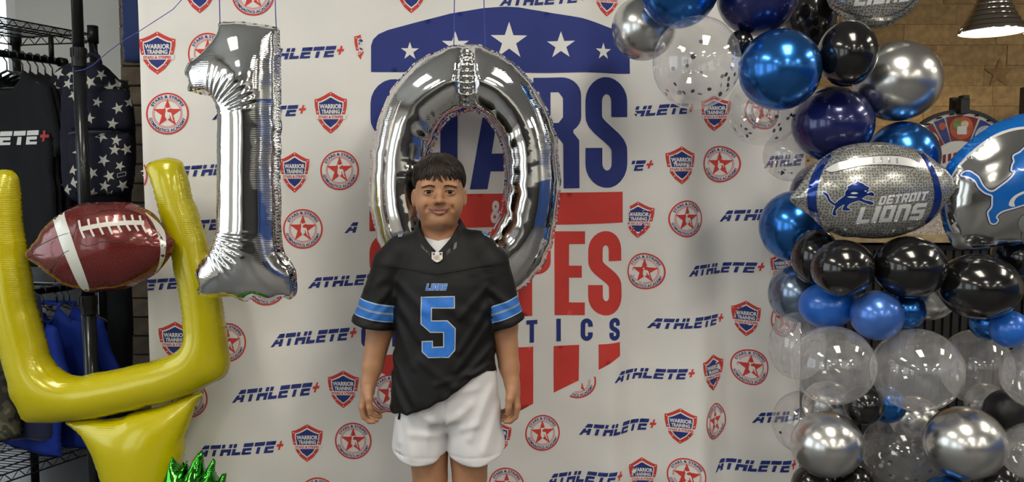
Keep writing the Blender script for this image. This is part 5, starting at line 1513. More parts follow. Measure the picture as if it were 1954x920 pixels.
def cap_fn(a, b, ra, rb, ys=1.0):
    ab = (b - a).copy(); ab[1] /= ys; L = float(ab @ ab) + 1e-12
    def fn(X, Y, Z):
        x, y, z = X - a[0], (Y - a[1]) / ys, Z - a[2]
        t = np.clip((x * ab[0] + y * ab[1] + z * ab[2]) / L, 0, 1)
        return np.sqrt((x - t * ab[0]) ** 2 + (y - t * ab[1]) ** 2 + (z - t * ab[2]) ** 2) - (ra + (rb - ra) * t)
    return fn
def axis_grid(knots):
    """[(start, step), ..., end] -> coordinates with varying step"""
    out = []
    for i in range(len(knots) - 1):
        a, st_ = knots[i]; b = knots[i + 1][0] if isinstance(knots[i + 1], tuple) else knots[i + 1]
        out.append(np.arange(a, b - st_ * 0.5, st_))
    return np.concatenate(out + [[knots[-1]]])
# ------------------------------------------------------------------ the boy
YBOY = 2.47
BX = P(838, 460, YBOY).x
E = 1.301
def turn(V, a=0.095):
    """the head turns a little on the neck"""
    V = np.array(V, float); t = np.clip((V[:, 2] - 1.165) / 0.05, 0, 1); an = a * t * t * (3 - 2 * t)
    x, y = V[:, 0], V[:, 1] - 0.012
    return np.stack([x * np.cos(an) - y * np.sin(an), 0.012 + x * np.sin(an) + y * np.cos(an), V[:, 2]], 1)
def W3(V): return np.asarray(V) + np.array([BX, YBOY, 0.0])
def WH(V): return W3(turn(V))
SKIN = mat('skin', (0.40, 0.20, 0.105), 0.48, var=0.05, vscale=25, bump=0.05, bscale=500, sss=0.12, bdist=0.0006)
def skin_nodes():
    nt = SKIN.node_tree; N = nt.nodes; b = N['Principled BSDF']
    src = b.inputs['Base Color'].links[0].from_socket
    at = N.new('ShaderNodeAttribute'); at.attribute_name = 'lip'
    mx = N.new('ShaderNodeMix'); mx.data_type = 'RGBA'; mx.inputs[7].default_value = (0.30, 0.125, 0.085, 1)
    nt.links.new(at.outputs['Fac'], mx.inputs[0]); nt.links.new(src, mx.inputs[6]); nt.links.new(mx.outputs[2], b.inputs['Base Color'])
skin_nodes()
g = Field(axis_grid([(-0.275, 0.003), (-0.172, 0.005), (-0.09, 0.0016), (0.09, 0.005), (0.172, 0.003), 0.278]),
          axis_grid([(-0.165, 0.006), (-0.118, 0.0019), (-0.02, 0.003), (0.06, 0.005), 0.135]),
          axis_grid([(-0.005, 0.007), (0.565, 0.003), (0.72, 0.006), (1.16, 0.0032), (1.19, 0.0016), (1.335, 0.0035), 1.43]))
# trunk, arms, legs (mostly under the clothes)
g.ell((0.005, 0.015, 1.02), (0.13, 0.085, 0.13), 0.03)
g.ell((0.012, 0.005, 0.86), (0.13, 0.10, 0.14), 0.05)
g.ell((0.02, 0.01, 0.72), (0.125, 0.095, 0.10), 0.05)
for s_ in (-1, 1): g.cap((0, 0.02, 1.145), (s_ * 0.135, 0.012, 1.085), 0.036, 0.044, 0.04)
ARML = [(-0.15, 0.01, 1.07), (-0.187, 0.022, 0.88), (-0.211, 0.002, 0.755), (-0.222, -0.015, 0.70)]
ARMR = [(0.162, 0.01, 1.075), (0.198, 0.022, 0.88), (0.216, 0.002, 0.755), (0.225, -0.015, 0.70)]
for A_ in (ARML, ARMR): g.chain(A_, [0.047, 0.0435, 0.031, 0.0225], 0.012, k0=0.03)
for s_, hx, kx, ax in ((-1, -0.05, -0.033, -0.036), (1, 0.085, 0.091, 0.095)):
    g.cap((hx, 0.012, 0.68), (kx, 0.0, 0.40), 0.080, 0.0545, 0.006)
    g.cap((kx, 0.0, 0.40), (kx, 0.004, 0.34), 0.0545, 0.049, 0.006)
    g.ell((kx, -0.036, 0.375), (0.026, 0.018, 0.03), 0.02)
    g.cap((kx, 0.008, 0.34), (ax, 0.018, 0.23), 0.046, 0.050, 0.008); g.cap((ax, 0.018, 0.23), (ax, 0.022, 0.07), 0.048, 0.032, 0.008)
    g.ell((ax + s_ * 0.006, -0.035, 0.028), (0.038, 0.095, 0.030), 0.02)
# hands: palm faces the thigh, thumb to the front, fingers curled
def hand(w, s):
    """w wrist; s = +1 when the thigh lies to +x"""
    w = np.array(w)
    def L(dx, dy, dz): return w + np.array([s * dx, dy, dz])
    g.chain([L(0, 0.002, 0.01), L(-0.004, 0.004, -0.022)], [0.0215, 0.021], 0.01)
    g.cap(L(-0.003, -0.012, -0.024), L(-0.014, -0.020, -0.062), 0.0165, 0.0125, 0.012)
    g.cap(L(-0.003, 0.006, -0.024), L(-0.014, 0.002, -0.066), 0.0165, 0.0135, 0.012)
    g.cap(L(-0.002, 0.016, -0.022), L(-0.010, 0.026, -0.062), 0.0150, 0.0125, 0.012)
    fing = [(-0.024, 1.0, 0.0), (-0.006, 1.08, 0.004), (0.012, 1.02, 0.009), (0.029, 0.82, 0.016)]
    for i, (y, l, cu) in enumerate(fing):
        b = L(-0.016 + 0.001 * i, y, -0.062 + 0.002 * i)
        p1 = b + np.array([s * (0.006 + cu), 0.000, -0.030 * l]); p2 = p1 + np.array([s * (0.016 + cu * .3), -0.001, -0.014 * l]); p3 = p2 + np.array([s * 0.015, -0.001, -0.001 + cu * .3])
        r = 0.0088 if i < 3 else 0.0075
        g.chain([b, p1, p2, p3], [r * 1.12, r, r * .92, r * .82], 0.003, k0=0.006)
    t0, t1, t2, t3 = L(0.003, -0.018, -0.012), L(0.008, -0.036, -0.034), L(0.011, -0.041, -0.058), L(0.013, -0.040, -0.078)
    g.chain([t0, t1, t2, t3], [0.0145, 0.0120, 0.0092, 0.0078], 0.006, k0=0.012)
    return t3
tl = hand((-0.222, -0.015, 0.70), 1); tr = hand((0.225, -0.015, 0.70), -1)
# neck and head
g.cap((0, 0.024, 1.12), (0, 0.014, 1.235), 0.058, 0.053, 0.025)
g.ell((0, 0.014, E + 0.034), (0.0715, 0.090, 0.078), 0.02)
g.ell((0, -0.022, E - 0.014), (0.0655, 0.060, 0.074), 0.03)
g.ell((0, -0.026, E - 0.064), (0.049, 0.052, 0.038), 0.03)
g.ell((0, -0.012, E - 0.090), (0.044, 0.052, 0.022), 0.03)
for s_ in (-1, 1):
    g.ell((s_ * 0.038, -0.048, E - 0.036), (0.031, 0.033, 0.031), 0.022)
    g.ell((s_ * 0.039, -0.022, E - 0.050), (0.020, 0.036, 0.028), 0.025)
g.ell((0, -0.062, E - 0.086), (0.024, 0.023, 0.0165), 0.022)
g.ell((0, -0.036, E + 0.034), (0.060, 0.050, 0.050), 0.03)
for s_ in (-1, 1):
    g.ell((s_ * 0.031, -0.098, E + 0.000), (0.019, 0.0135, 0.0105), 0.012, 's')
    g.ell((s_ * 0.030, -0.0765, E + 0.0175), (0.024, 0.009, 0.0065), 0.012)
g.cap((0, -0.080, E + 0.006), (0, -0.1005, E - 0.024), 0.0072, 0.0098, 0.012)
g.ell((0, -0.1010, E - 0.0270), (0.0120, 0.0105, 0.0092), 0.006)
for s_ in (-1, 1):
    g.ell((s_ * 0.0125, -0.0915, E - 0.0315), (0.0082, 0.0105, 0.0076), 0.006)
    g.ell((s_ * 0.0315, -0.0735, E - 0.0005), (0.0172, 0.0145, 0.0125), 0.005)
    g.ell((s_ * 0.0315, -0.0925, E - 0.0008), (0.0155, 0.0160, 0.0052), 0.002, 's')
    g.ell((s_ * 0.0080, -0.1035, E - 0.0362), (0.0050, 0.0080, 0.0045), 0.0012, 's')
    g.ell((s_ * 0.0390, -0.0800, E - 0.0490), (0.002, 0.005, 0.006), 0.010, 's')
    g.cap((s_ * 0.0185, -0.0955, E - 0.033), (s_ * 0.041, -0.0815, E - 0.054), 0.0020, 0.0016, 0.010, 's')
g.cap((0, -0.096, E - 0.037), (0, -0.0985, E - 0.046), 0.0028, 0.0025, 0.008, 's')
# lips
LIPU = [(-0.025, -0.0815, E - 0.0508), (-0.012, -0.0885, E - 0.0524), (0, -0.0900, E - 0.0534), (0.012, -0.0885, E - 0.0524), (0.025, -0.0815, E - 0.0508)]
LIPL = [(-0.021, -0.0825, E - 0.0570), (-0.010, -0.0880, E - 0.0612), (0, -0.0893, E - 0.0624), (0.010, -0.0880, E - 0.0612), (0.021, -0.0825, E - 0.0570)]
g.chain(LIPU, [0.0012, 0.0032, 0.0034, 0.0032, 0.0012], 0.004)
g.chain(LIPL, [0.0016, 0.0046, 0.0054, 0.0046, 0.0016], 0.005)
MOUTH = [(-0.0325, -0.0815, E - 0.0500), (-0.022, -0.0885, E - 0.0532), (-0.009, -0.0935, E - 0.0552), (0.009, -0.0935, E - 0.0552), (0.022, -0.0885, E - 0.0532), (0.0325, -0.0815, E - 0.0500)]
g.chain(MOUTH, [0.0024, 0.0030, 0.0030, 0.0030, 0.0030, 0.0024], 0.0012, 's')
# ears
for s_ in (-1, 1):
    g.ell((s_ * 0.0755, 0.004, E - 0.020), (0.0085, 0.017, 0.028), 0.006, rot=('z', s_ * -0.45))
    g.ell((s_ * 0.0835, -0.004, E - 0.018), (0.0055, 0.0095, 0.018), 0.004, 's')
V, Q = g.mesh(1, 0.25)
bv = BVHTree.FromPolygons([tuple(p) for p in V], [tuple(int(i) for i in q) for q in Q])
xa = np.abs(V[:, 0]); lipm = np.zeros(len(V))
def seg_d(V, pts):
    best = np.full(len(V), 9.0)
    for a, b in zip(pts[:-1], pts[1:]):
        a, b = np.array(a), np.array(b); t = np.clip(((V - a) @ (b - a)) / ((b - a) @ (b - a)), 0, 1)
        best = np.minimum(best, np.linalg.norm(V - a - t[:, None] * (b - a), axis=1))
    return best
hd = V[:, 2] > 1.2
lipm[hd] = np.clip(1.35 - np.minimum(seg_d(V[hd], LIPU) / 0.0045, seg_d(V[hd], LIPL) / 0.0062), 0, 1)
lipm[hd] = np.clip(lipm[hd] * 2, 0, 1)
boy = empty('person', (BX, YBOY, 0), 'smiling child in a black football jersey and white shorts, arms hanging down', 'person')
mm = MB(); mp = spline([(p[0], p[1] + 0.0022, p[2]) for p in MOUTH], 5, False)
body = new('body', WH(V), Q, SKIN, boy, True, attrs={'lip': lipm})
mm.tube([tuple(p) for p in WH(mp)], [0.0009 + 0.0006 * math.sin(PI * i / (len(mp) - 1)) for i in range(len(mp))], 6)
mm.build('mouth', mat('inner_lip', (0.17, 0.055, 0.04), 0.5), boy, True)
# eyes
EYW = mat('eye_white', (0.34, 0.30, 0.27), 0.3, spec=0.3); EYI = mat('eye_iris', (0.014, 0.006, 0.003), 0.15, spec=0.35); EYP = mat('eye_pupil', (0.002, 0.002, 0.002), 0.12, spec=0.35)
for s_ in (-1, 1):
    c = np.array([s_ * 0.0315, -0.0742, E - 0.0008]); n = 24; v = []; f = []; mi = []
    k = 16
    for i in range(k + 1):
        a = (PI * i / k) ** 1.0; r_, y_ = math.sin(a) * 0.0125, -math.cos(a) * 0.0125
        for j in range(n): w = 2 * PI * j / n; v.append((c[0] + r_ * math.cos(w), c[1] + y_, c[2] + r_ * math.sin(w)))
    for i in range(k):
        for j in range(n):
            f.append((i * n + j, i * n + (j + 1) % n, (i + 1) * n + (j + 1) % n, (i + 1) * n + j)); mi.append(2 if i < 1 else (1 if i < 3 else 0))
    new('eye', WH(v), f, [EYW, EYI, EYP], boy, True, mi)
# eyebrows: short hairs following the brow
HAIRM = mat('hair_dark_brown', (0.014, 0.0085, 0.005), 0.42, var=0.5, vscale=60, spec=0.32)
def on_skin(x, z, off=0.0):
    h, n, _, _ = bv.ray_cast(Vector((x, -0.4, z)), Vector((0, 1, 0)))
    return (h + n * off if n.y < 0 else h - n * off) if h else Vector((x, -0.08, z))
rr_ = random.Random(4)
LASH = mat('brow_hair', (0.03, 0.016, 0.010), 0.7, spec=0.2)
for s_ in (-1, 1):
    m = MB()
    for i in range(130):
        t = rr_.random(); x = 0.012 + 0.033 * t; z = E + 0.0135 + 0.0055 * math.sin(PI * min(1, t * 0.75 + 0.1)) - 0.002 * t + rr_.uniform(-0.0022, 0.0022) * (1.1 - 0.7 * t)
        a = on_skin(s_ * x, z, 0.0003); b = on_skin(s_ * (x + 0.006), z + 0.0022 * (1 - 1.5 * t), 0.0012)
        m.tube([a, (a + b) / 2 + Vector((0, -0.0006, 0)), b], [0.0003, 0.00028, 0.0001], 4)
    new('eyebrow', WH(np.array(m.v)), m.f, LASH, boy, True)
    # upper lash line
    m = MB(); pts = []
    for t in np.linspace(-1, 1, 9):
        x = s_ * 0.0315 + t * 0.0148; z = E - 0.0008 + 0.0048 * math.sqrt(max(0, 1 - t * t)) + 0.0003
        pts.append(on_skin(x, z + 0.0006, 0.0004))
    m.tube(pts, [0.0004, .0009, .0011, .0012, .0012, .0012, .0011, .0009, .0004], 5); new('eyelash', WH(np.array(m.v)), m.f, LASH, boy, True)
# hair
hg = Field(np.arange(-0.095, 0.0951, 0.003), np.arange(-0.105, 0.1251, 0.003), np.arange(E - 0.08, E + 0.1351, 0.003))
hg.ell((0, 0.016, E + 0.034), (0.0775, 0.0965, 0.0785), 0.01)
X, Y, Z = hg.x[:, None, None], hg.y[None, :, None], hg.z[None, None, :]
line = np.interp(hg.y, [-0.10, -0.065, -0.045, -0.022, -0.012, 0.002, 0.02, 0.045, 0.11], [E + 0.062, E + 0.055, E + 0.030, E + 0.004, E + 0.0, E + 0.018, E + 0.018, E - 0.045, E - 0.06])[None, :, None]
hg.f = np.maximum(hg.f, (line - Z) * 0.8)
Vh, Qh = hg.mesh(2, 0.5)
hairm = MB(); hairm.add(Vh, [tuple(int(i) for i in q) for q in Qh])
rh = random.Random(12); HC_ = Vector((0, 0.014, E + 0.034)); HR = Vector((0.0785, 0.1035, 0.0790))
def hp_(th, ph, k): return Vector((HC_.x + HR.x * k * math.sin(th) * math.sin(ph), HC_.y - HR.y * k * math.sin(th) * math.cos(ph), HC_.z + HR.z * k * math.cos(th)))
def lock(ph0, ph1, th0, th1, w, lift, curl, n=8):
    pts = []; rs = []
    for i in range(n):
        t = i / (n - 1); th = th0 + (th1 - th0) * t; ph = ph0 + (ph1 - ph0) * t + curl * math.sin(PI * 1.7 * t + 0.4) * 0.55
        k = 1.0 + lift * math.sin(PI * (0.15 + 0.75 * t)) + 0.012
        pts.append(hp_(th, ph, k)); rs.append(w * (0.45 + 0.75 * math.sin(PI * (0.1 + 0.6 * t))) * (1 - 0.88 * t ** 3))
    hairm.tube(pts, rs, 6, flat=0.5)
def fringe_end(ph):
    a = abs(ph)
    return float(np.interp(a, [0, 0.25, 0.6, 1.0, 1.35, 1.75, 2.2, 3.15], [1.26, 1.52, 1.72, 1.80, 1.82, 1.70, 1.95, 2.20]))
for i in range(2300):
    ph = rh.uniform(-PI, PI)
    if i % 2 == 0: ph = rh.uniform(-1.5, 1.5)
    e = fringe_end(ph); u = rh.random()
    full = u < 0.5
    te = e * (rh.uniform(0.93, 1.05) if full else rh.uniform(0.35, 0.95))
    t0 = max(0.04, te - rh.uniform(0.6, 1.0))
    sw = 0.30 * (1 if ph > -0.12 else -1) * (1 if abs(ph) < 1.2 else 0.2) + rh.uniform(-0.14, 0.14)
    lock(ph - sw * 0.4, ph + sw * 0.6, t0, te, rh.uniform(0.0009, 0.0023), rh.uniform(0.01, 0.09) * (0.6 if full else 1.0), rh.uniform(-0.35, 0.35))
# the loose strands over the forehead
for (p0, p1, e, w, cu, nn) in ((-0.02, -0.34, 1.66, .0020, -.30, 7), (-0.10, -0.50, 1.62, .0022, -.2, 8), (0.00, 0.04, 1.60, .0010, .1, 2), (0.08, 0.24, 1.66, .0018, .35, 6), (0.14, 0.40, 1.64, .0022, .3, 8), (0.22, 0.58, 1.70, .0024, .2, 10),
                           (-0.25, -0.68, 1.62, .0024, .1, 9), (-0.4, -0.85, 1.60, .0024, -.1, 9), (0.36, 0.78, 1.74, .0024, .1, 10), (0.55, 0.98, 1.76, .0024, -.1, 9), (-0.62, -1.02, 1.64, .0024, .2, 9), (-0.85, -1.28, 1.70, .0024, .1, 8), (0.85, 1.22, 1.76, .0024, .1, 8), (0.04, 0.10, 1.45, .0014, .4, 3)):
    for q in range(nn):
        lock(p0 + rh.uniform(-.06, .06), p1 + rh.uniform(-.07, .07), 0.35, e * rh.uniform(0.95, 1.03), w * rh.uniform(.6, 1), 0.035 + rh.uniform(-.01, .03), cu + rh.uniform(-.1, .1), 10)
new('hair', WH(np.array(hairm.v)), hairm.f, HAIRM, boy, True)
# ------------------------------------------------------------------ jersey
TZ = np.array([0.56, 0.62, 0.68, 0.75, 0.85, 0.95, 1.02, 1.07, 1.11, 1.15, 1.18, 1.22])
TA = np.array([0.170, 0.171, 0.168, 0.162, 0.155, 0.159, 0.162, 0.154, 0.128, 0.090, 0.072, 0.066])
TB = np.array([0.138, 0.138, 0.136, 0.130, 0.122, 0.119, 0.112, 0.101, 0.088, 0.076, 0.070, 0.066])
TCX = np.array([0.014, 0.014, 0.015, 0.016, 0.016, 0.016, 0.014, 0.011, 0.007, 0.0, 0.0, 0.0])
TCY = np.array([0, 0, 0, 0, 0, 0, 0.005, 0.01, 0.013, 0.018, 0.02, 0.022])
FOLDS = [((-.12, 1.03), (-.03, .95), .005, .012), ((-.13, .985), (-.05, .86), .006, .013), ((-.135, .93), (-.07, .78), .005, .013), ((.145, 1.01), (.07, .93), .005, .012), ((.155, .96), (.07, .83), .007, .013), ((.155, .90), (.06, .77), .006, .012),
         ((.165, .83), (.05, .72), .007, .012), ((.168, .80), (.02, .67), .006, .011), ((.16, .775), (.10, .755), .010, .010), ((-.145, .80), (-.06, .66), .005, .014), ((-.15, .74), (-.09, .63), .006, .012), ((-.05, .80), (.06, .72), .004, .014), ((0, .73), (.09, .76), .004, .010),
         ((-.15, 1.0), (-.21, .93), .005, .011), ((-.16, 1.04), (-.23, 1.0), .004, .012), ((.165, 1.0), (.225, .95), .005, .011), ((-.155, .95), (-.20, .91), .005, .010)]
def stack(X, Y, Z):
    z = Z[0, 0, :]
    a, b, cx, cy = (np.interp(z, TZ, t)[None, None, :] for t in (TA, TB, TCX, TCY))
    q = np.sqrt(((X - cx) / a) ** 2 + ((Y - cy) / b) ** 2)
    return (q - 1) * np.minimum(a, b) * 0.98
SLL = (np.array((-0.150, 0.010, 1.068)), np.array((-0.213, 0.0, 0.872)), 0.057, 0.0655)
SLR = (np.array((0.158, 0.010, 1.075)), np.array((0.214, 0.0, 0.872)), 0.057, 0.056)
def cuff(x, z, left): return z - (0.886 - 0.22 * (x + 0.208)) if left else z - (0.888 + 0.36 * (x - 0.212))
j = Field(np.arange(-0.30, 0.3001, 0.0038), np.arange(-0.160, 0.1601, 0.0042), np.arange(0.56, 1.2301, 0.0038))
X, Y, Z = j.x[:, None, None], j.y[None, :, None], j.z[None, None, :]
dt = stack(X, Y, Z)
for a_, b_, r0_, r1_ in (((0, 0.02, 1.142), (-0.112, 0.014, 1.112), 0.052, 0.051), ((-0.112, 0.014, 1.112), (-0.150, 0.012, 1.080), 0.051, 0.052), ((0, 0.02, 1.146), (0.115, 0.014, 1.122), 0.052, 0.051), ((0.115, 0.014, 1.122), (0.153, 0.012, 1.088), 0.051, 0.052)):
    d2 = cap_fn(np.array(a_), np.array(b_), r0_, r1_)(X, Y, Z)
    h = np.clip(0.5 + 0.5 * (dt - d2) / 0.025, 0, 1); dt = dt * (1 - h) + d2 * h - 0.025 * h * (1 - h)
def smin(a, b, k):
    h = np.clip(0.5 + 0.5 * (a - b) / k, 0, 1); return a * (1 - h) + b * h - k * h * (1 - h)
def smax(a, b, k): return -smin(-a, -b, k)
dl = cap_fn(SLL[0], SLL[1], SLL[2], SLL[3], 1.12)(X, Y, Z); dr = cap_fn(SLR[0], SLR[1], SLR[2], SLR[3], 1.12)(X, Y, Z)
dl = smax(dl, -cuff(X, Z, True) + 0 * Y, 0.006); dr = smax(dr, -cuff(X, Z, False) + 0 * Y, 0.006)
# turned hems of the sleeves
dl = smin(dl, smax(cap_fn(SLL[0], SLL[1], SLL[2] + .003, SLL[3] + .003, 1.12)(X, Y, Z), np.abs(cuff(X, Z, True) - 0.010) - 0.010 + 0 * Y, .003), .003)
dr = smin(dr, smax(cap_fn(SLR[0], SLR[1], SLR[2] + .003, SLR[3] + .003, 1.12)(X, Y, Z), np.abs(cuff(X, Z, False) - 0.010) - 0.010 + 0 * Y, .003), .003)
disp = np.zeros((len(j.x), 1, len(j.z)), np.float32)
x2, z2 = j.x[:, None], j.z[None, :]
for a, b, A_, w in FOLDS:
    ax, az = a; bx_, bz = b; L2 = (bx_ - ax) ** 2 + (bz - az) ** 2
    t = ((x2 - ax) * (bx_ - ax) + (z2 - az) * (bz - az)) / L2; tc = np.clip(t, 0, 1)
    d2 = (x2 - ax - tc * (bx_ - ax)) ** 2 + (z2 - az - tc * (bz - az)) ** 2
    disp[:, 0, :] += A_ * np.exp(-d2 / w ** 2) - 0.5 * A_ * np.exp(-d2 / (2.2 * w) ** 2)
hem = np.interp(j.x, [-0.17, -0.14, -0.06, 0.02, 0.08, 0.107, 0.146, 0.18], [0.628, 0.622, 0.641, 0.682, 0.722, 0.742, 0.750, 0.742])[:, None, None]
hem = hem + (0.648 + 0.03 * np.clip(X, 0, 1) - hem) * np.clip((Y - 0.01) / 0.05, 0, 1)
dt = smax(dt, (hem - Z), 0.006)
f = smin(dt, smin(dl, dr, 0.01), 0.012)
f = f - disp * np.clip(1 - (Y - 0.0) / 0.05, 0, 1) - 0.0012 * np.sin(70 * X + 30 * Z + 4 * np.sin(20 * Z)) * (Z < 1.05)
# yoke seam step
yoke = np.interp(j.x, [-0.2, -0.15, -0.08, 0.0, 0.08, 0.15, 0.2], [1.075, 1.075, 1.068, 1.055, 1.068, 1.078, 1.078])[:, None, None]
f = f - 0.0016 * (1 / (1 + np.exp(-(Z - yoke) * 1500)))
# neck opening: V in front, round behind
vcut = np.maximum((1.118 + np.abs(X - 0.0) * 0.95) - Z, Y - 0.03) * 0.7
ncut = np.sqrt(X ** 2 + ((Y - 0.022) * 0.95) ** 2) - np.interp(j.z, [1.10, 1.14, 1.19, 1.23], [0.0, 0.058, 0.066, 0.07])[None, None, :]
f = smax(f, -vcut, 0.004); f = smax(f, -ncut, 0.004)
f = smax(f, Z - 1.215 + np.abs(X) * 0.2, 0.004)
# open cuffs
for S_, lf in ((SLL, True), (SLR, False)):
    c = cap_fn(S_[0], S_[1], S_[2] - .008, S_[3] - .008, 1.12)(X, Y, Z); c = np.maximum(c, cuff(X, Z, lf) - 0.03)
    f = smax(f, -c, 0.002)
j.f = f.astype(np.float32)
Vj, Qj = j.mesh(2, 0.4)
xj, zj_ = Vj[:, 0], Vj[:, 2]
stv = np.where(xj < 0, cuff(xj, zj_, True), cuff(xj, zj_, False))
def tri_ip(arr, V):
    out = []
    for v, a in zip(V.T, (j.x, j.y, j.z)): out.append(np.clip(np.rint(np.interp(v, a, np.arange(len(a)))).astype(int), 0, len(a) - 1))
    A_ = np.broadcast_to(arr, (len(j.x), len(j.y), len(j.z))); return A_[out[0], out[1], out[2]]
slv = tri_ip(dt, Vj) - np.minimum(tri_ip(dl, Vj), tri_ip(dr, Vj))
JER = mat('jersey_black', (0.0045, 0.0045, 0.005), 0.6, var=0.1, vscale=40, bump=0.08, bscale=700, spec=0.28)
def jersey_nodes():
    nt = JER.node_tree; N = nt.nodes; b = N['Principled BSDF']; src = b.inputs['Base Color'].links[0].from_socket
    a1 = N.new('ShaderNodeAttribute'); a1.attribute_name = 'stripe'; a2 = N.new('ShaderNodeAttribute'); a2.attribute_name = 'sleeve'
    r = N.new('ShaderNodeMapRange'); r.inputs[1].default_value = 0.0; r.inputs[2].default_value = 0.12
    nt.links.new(a1.outputs['Fac'], r.inputs[0])
    cr_ = N.new('ShaderNodeValToRGB'); cr_.color_ramp.interpolation = 'CONSTANT'; el = cr_.color_ramp.elements
    el[0].position = 0; el[0].color = (0, 0, 0, 0); el[1].position = 0.24; el[1].color = (0.30, 0.45, 0.62, 1)
    for p, c in ((0.265, (0.03, 0.15, 0.50, 1)), (0.44, (0.24, 0.28, 0.33, 1)), (0.49, (0.03, 0.15, 0.50, 1)), (0.66, (0.30, 0.45, 0.62, 1)), (0.69, (0, 0, 0, 0))):
        e = el.new(p); e.color = c
    nt.links.new(r.outputs[0], cr_.inputs[0])
    gt = N.new('ShaderNodeMath'); gt.operation = 'GREATER_THAN'; gt.inputs[1].default_value = 0.0; nt.links.new(a2.outputs['Fac'], gt.inputs[0])
    mu = N.new('ShaderNodeMath'); mu.operation = 'MULTIPLY'; nt.links.new(gt.outputs[0], mu.inputs[0]); nt.links.new(cr_.outputs['Alpha'], mu.inputs[1])
    mx = N.new('ShaderNodeMix'); mx.data_type = 'RGBA'; nt.links.new(mu.outputs[0], mx.inputs[0]); nt.links.new(src, mx.inputs[6]); nt.links.new(cr_.outputs['Color'], mx.inputs[7])
    nt.links.new(mx.outputs[2], b.inputs['Base Color'])
jersey_nodes()
jersey = new('jersey', W3(Vj), Qj, JER, boy, True, attrs={'stripe': stv, 'sleeve': slv})
# white t-shirt under the V
t = Field(np.arange(-0.11, 0.1101, 0.003), np.arange(-0.09, 0.1201, 0.003), np.arange(1.04, 1.1751, 0.003))
X, Y, Z = t.x[:, None, None], t.y[None, :, None], t.z[None, None, :]
d = stack(X, Y, Z) + 0.013
d = smax(d, Z - (1.152 + 0.25 * np.abs(X) + 0.2 * np.clip(Y + 0.03, 0, 1)), 0.003)
t.f = d.astype(np.float32); Vt_, Qt = t.mesh(1, 0.4)
new('undershirt', W3(Vt_), Qt, mat('white_cotton', (0.62, 0.63, 0.66), 0.8, bump=0.1, bscale=300), boy, True)
# collar band
NVC = mat('collar_navy', (0.010, 0.018, 0.06), 0.6)
bj = BVHTree.FromPolygons([tuple(p) for p in Vj], [tuple(int(i) for i in q) for q in Qj])
def front_y(x, z):
    h, n, _, _ = bj.ray_cast(Vector((x, -0.5, z)), Vector((0, 1, 0))); return h.y if h else -0.05
path = []
for s_ in (-1,):
    pass
side = [(0.0, -0.066, 1.108), (0.014, -0.064, 1.122), (0.030, -0.058, 1.139), (0.046, -0.046, 1.158), (0.058, -0.026, 1.178), (0.066, 0.0, 1.192), (0.068, 0.03, 1.202), (0.055, 0.065, 1.208), (0.03, 0.083, 1.210), (0, 0.088, 1.211)]
full = [(-x, y, z) for x, y, z in side[::-1]] + side[1:]
mc = MB(); sp_ = spline(full, 4, False); n_ = len(sp_); v = []; fcs = []
for i, p in enumerate(sp_):
    w = 0.011 if abs(i - n_ / 2) < n_ * .3 else 0.013
    c = np.array([0, 0.02, p[2]]); o_ = p - c; o_[2] = 0; o_ /= np.linalg.norm(o_) + 1e-9
    up = np.array([0, 0, 1.0]) * 0.85 - o_ * 0.45
    for (uu, oo) in ((-1, 0.002), (-1, 0.0065), (1, 0.0045), (1, 0.000)): v.append(p + up * w * uu + o_ * oo)
for i in range(n_ - 1):
    for q in range(4): fcs.append((i * 4 + q, i * 4 + (q + 1) % 4, (i + 1) * 4 + (q + 1) % 4, (i + 1) * 4 + q))
mi = [(1 if q == 3 else 0) for i in range(n_ - 1) for q in range(4)]
co_ = new('collar', W3(v), fcs, [JER, NVC], jersey, False, mi); autosmooth(co_, 50)
# yoke seam
ym = MB(); yp = []
for x in np.linspace(-0.152, 0.165, 40):
    z = float(np.interp(x, [-0.2, -0.15, -0.08, 0.0, 0.08, 0.15, 0.2], [1.075, 1.075, 1.068, 1.055, 1.068, 1.078, 1.078])); yp.append((x, front_y(x, z) - 0.0002, z))
ym.tube([tuple(p) for p in W3(np.array(yp))], 0.0015, 6); ym.build('yoke_seam', JER, jersey, True)
# number, lettering, shield
J5B = mat('number_blue', (0.018, 0.16, 0.58), 0.5, var=0.12, vscale=60, bump=0.2, bscale=300); J5W = mat('number_edge', (0.42, 0.46, 0.50), 0.5)
c7 = lambda L: crop_px(L, 660, 560, 2.555)
five = c7([(366, 16), (531, 13), (531, 74), (420, 74), (420, 131), (495, 131), (535, 170), (534, 277), (502, 314), (402, 315), (371, 285), (370, 232), (425, 230), (425, 260), (474, 258), (474, 192), (412, 192), (365, 150)])
decal(jersey, 'number_five', [([five], 1, 1), ([offset_loop(five, -2.0)], 0, 2)], [J5B, J5W], jersey, 5, 0.0012)
block_word(jersey, jersey, 'LIONS', lambda L: L, 813, 554, 851, 554, 12, 0.22, [J5B, J5W], 'printed_letter', 3, 3, 0.7)
c5 = lambda L: crop_px(L, 740, 280, 3.835)
sh = c5([(325, 775), (345, 780), (363, 762), (380, 780), (400, 775), (402, 825), (385, 842), (363, 852), (342, 842), (324, 825)])
SHW = mat('shield_white', (0.62, 0.60, 0.56), 0.4); SHB = mat('shield_gold', (0.30, 0.20, 0.12), 0.4); SHN = mat('shield_navy', (0.03, 0.04, 0.12), 0.4)
items = [([sh], 0, 8), ([c5([(332, 783), (346, 786), (346, 798), (332, 798)])], 2, 9), ([c5([(380, 786), (395, 783), (395, 798), (380, 798)])], 2, 9)]
items.append(word_item('NFL', lambda x, y: (740 + (340 + 46 * x) / 3.835, 280 + (834 - 34 * y) / 3.835), 1, 9, 0.01))
decal(jersey, 'shield_badge', items, [SHW, SHB, SHN], jersey, 4, 0.003)
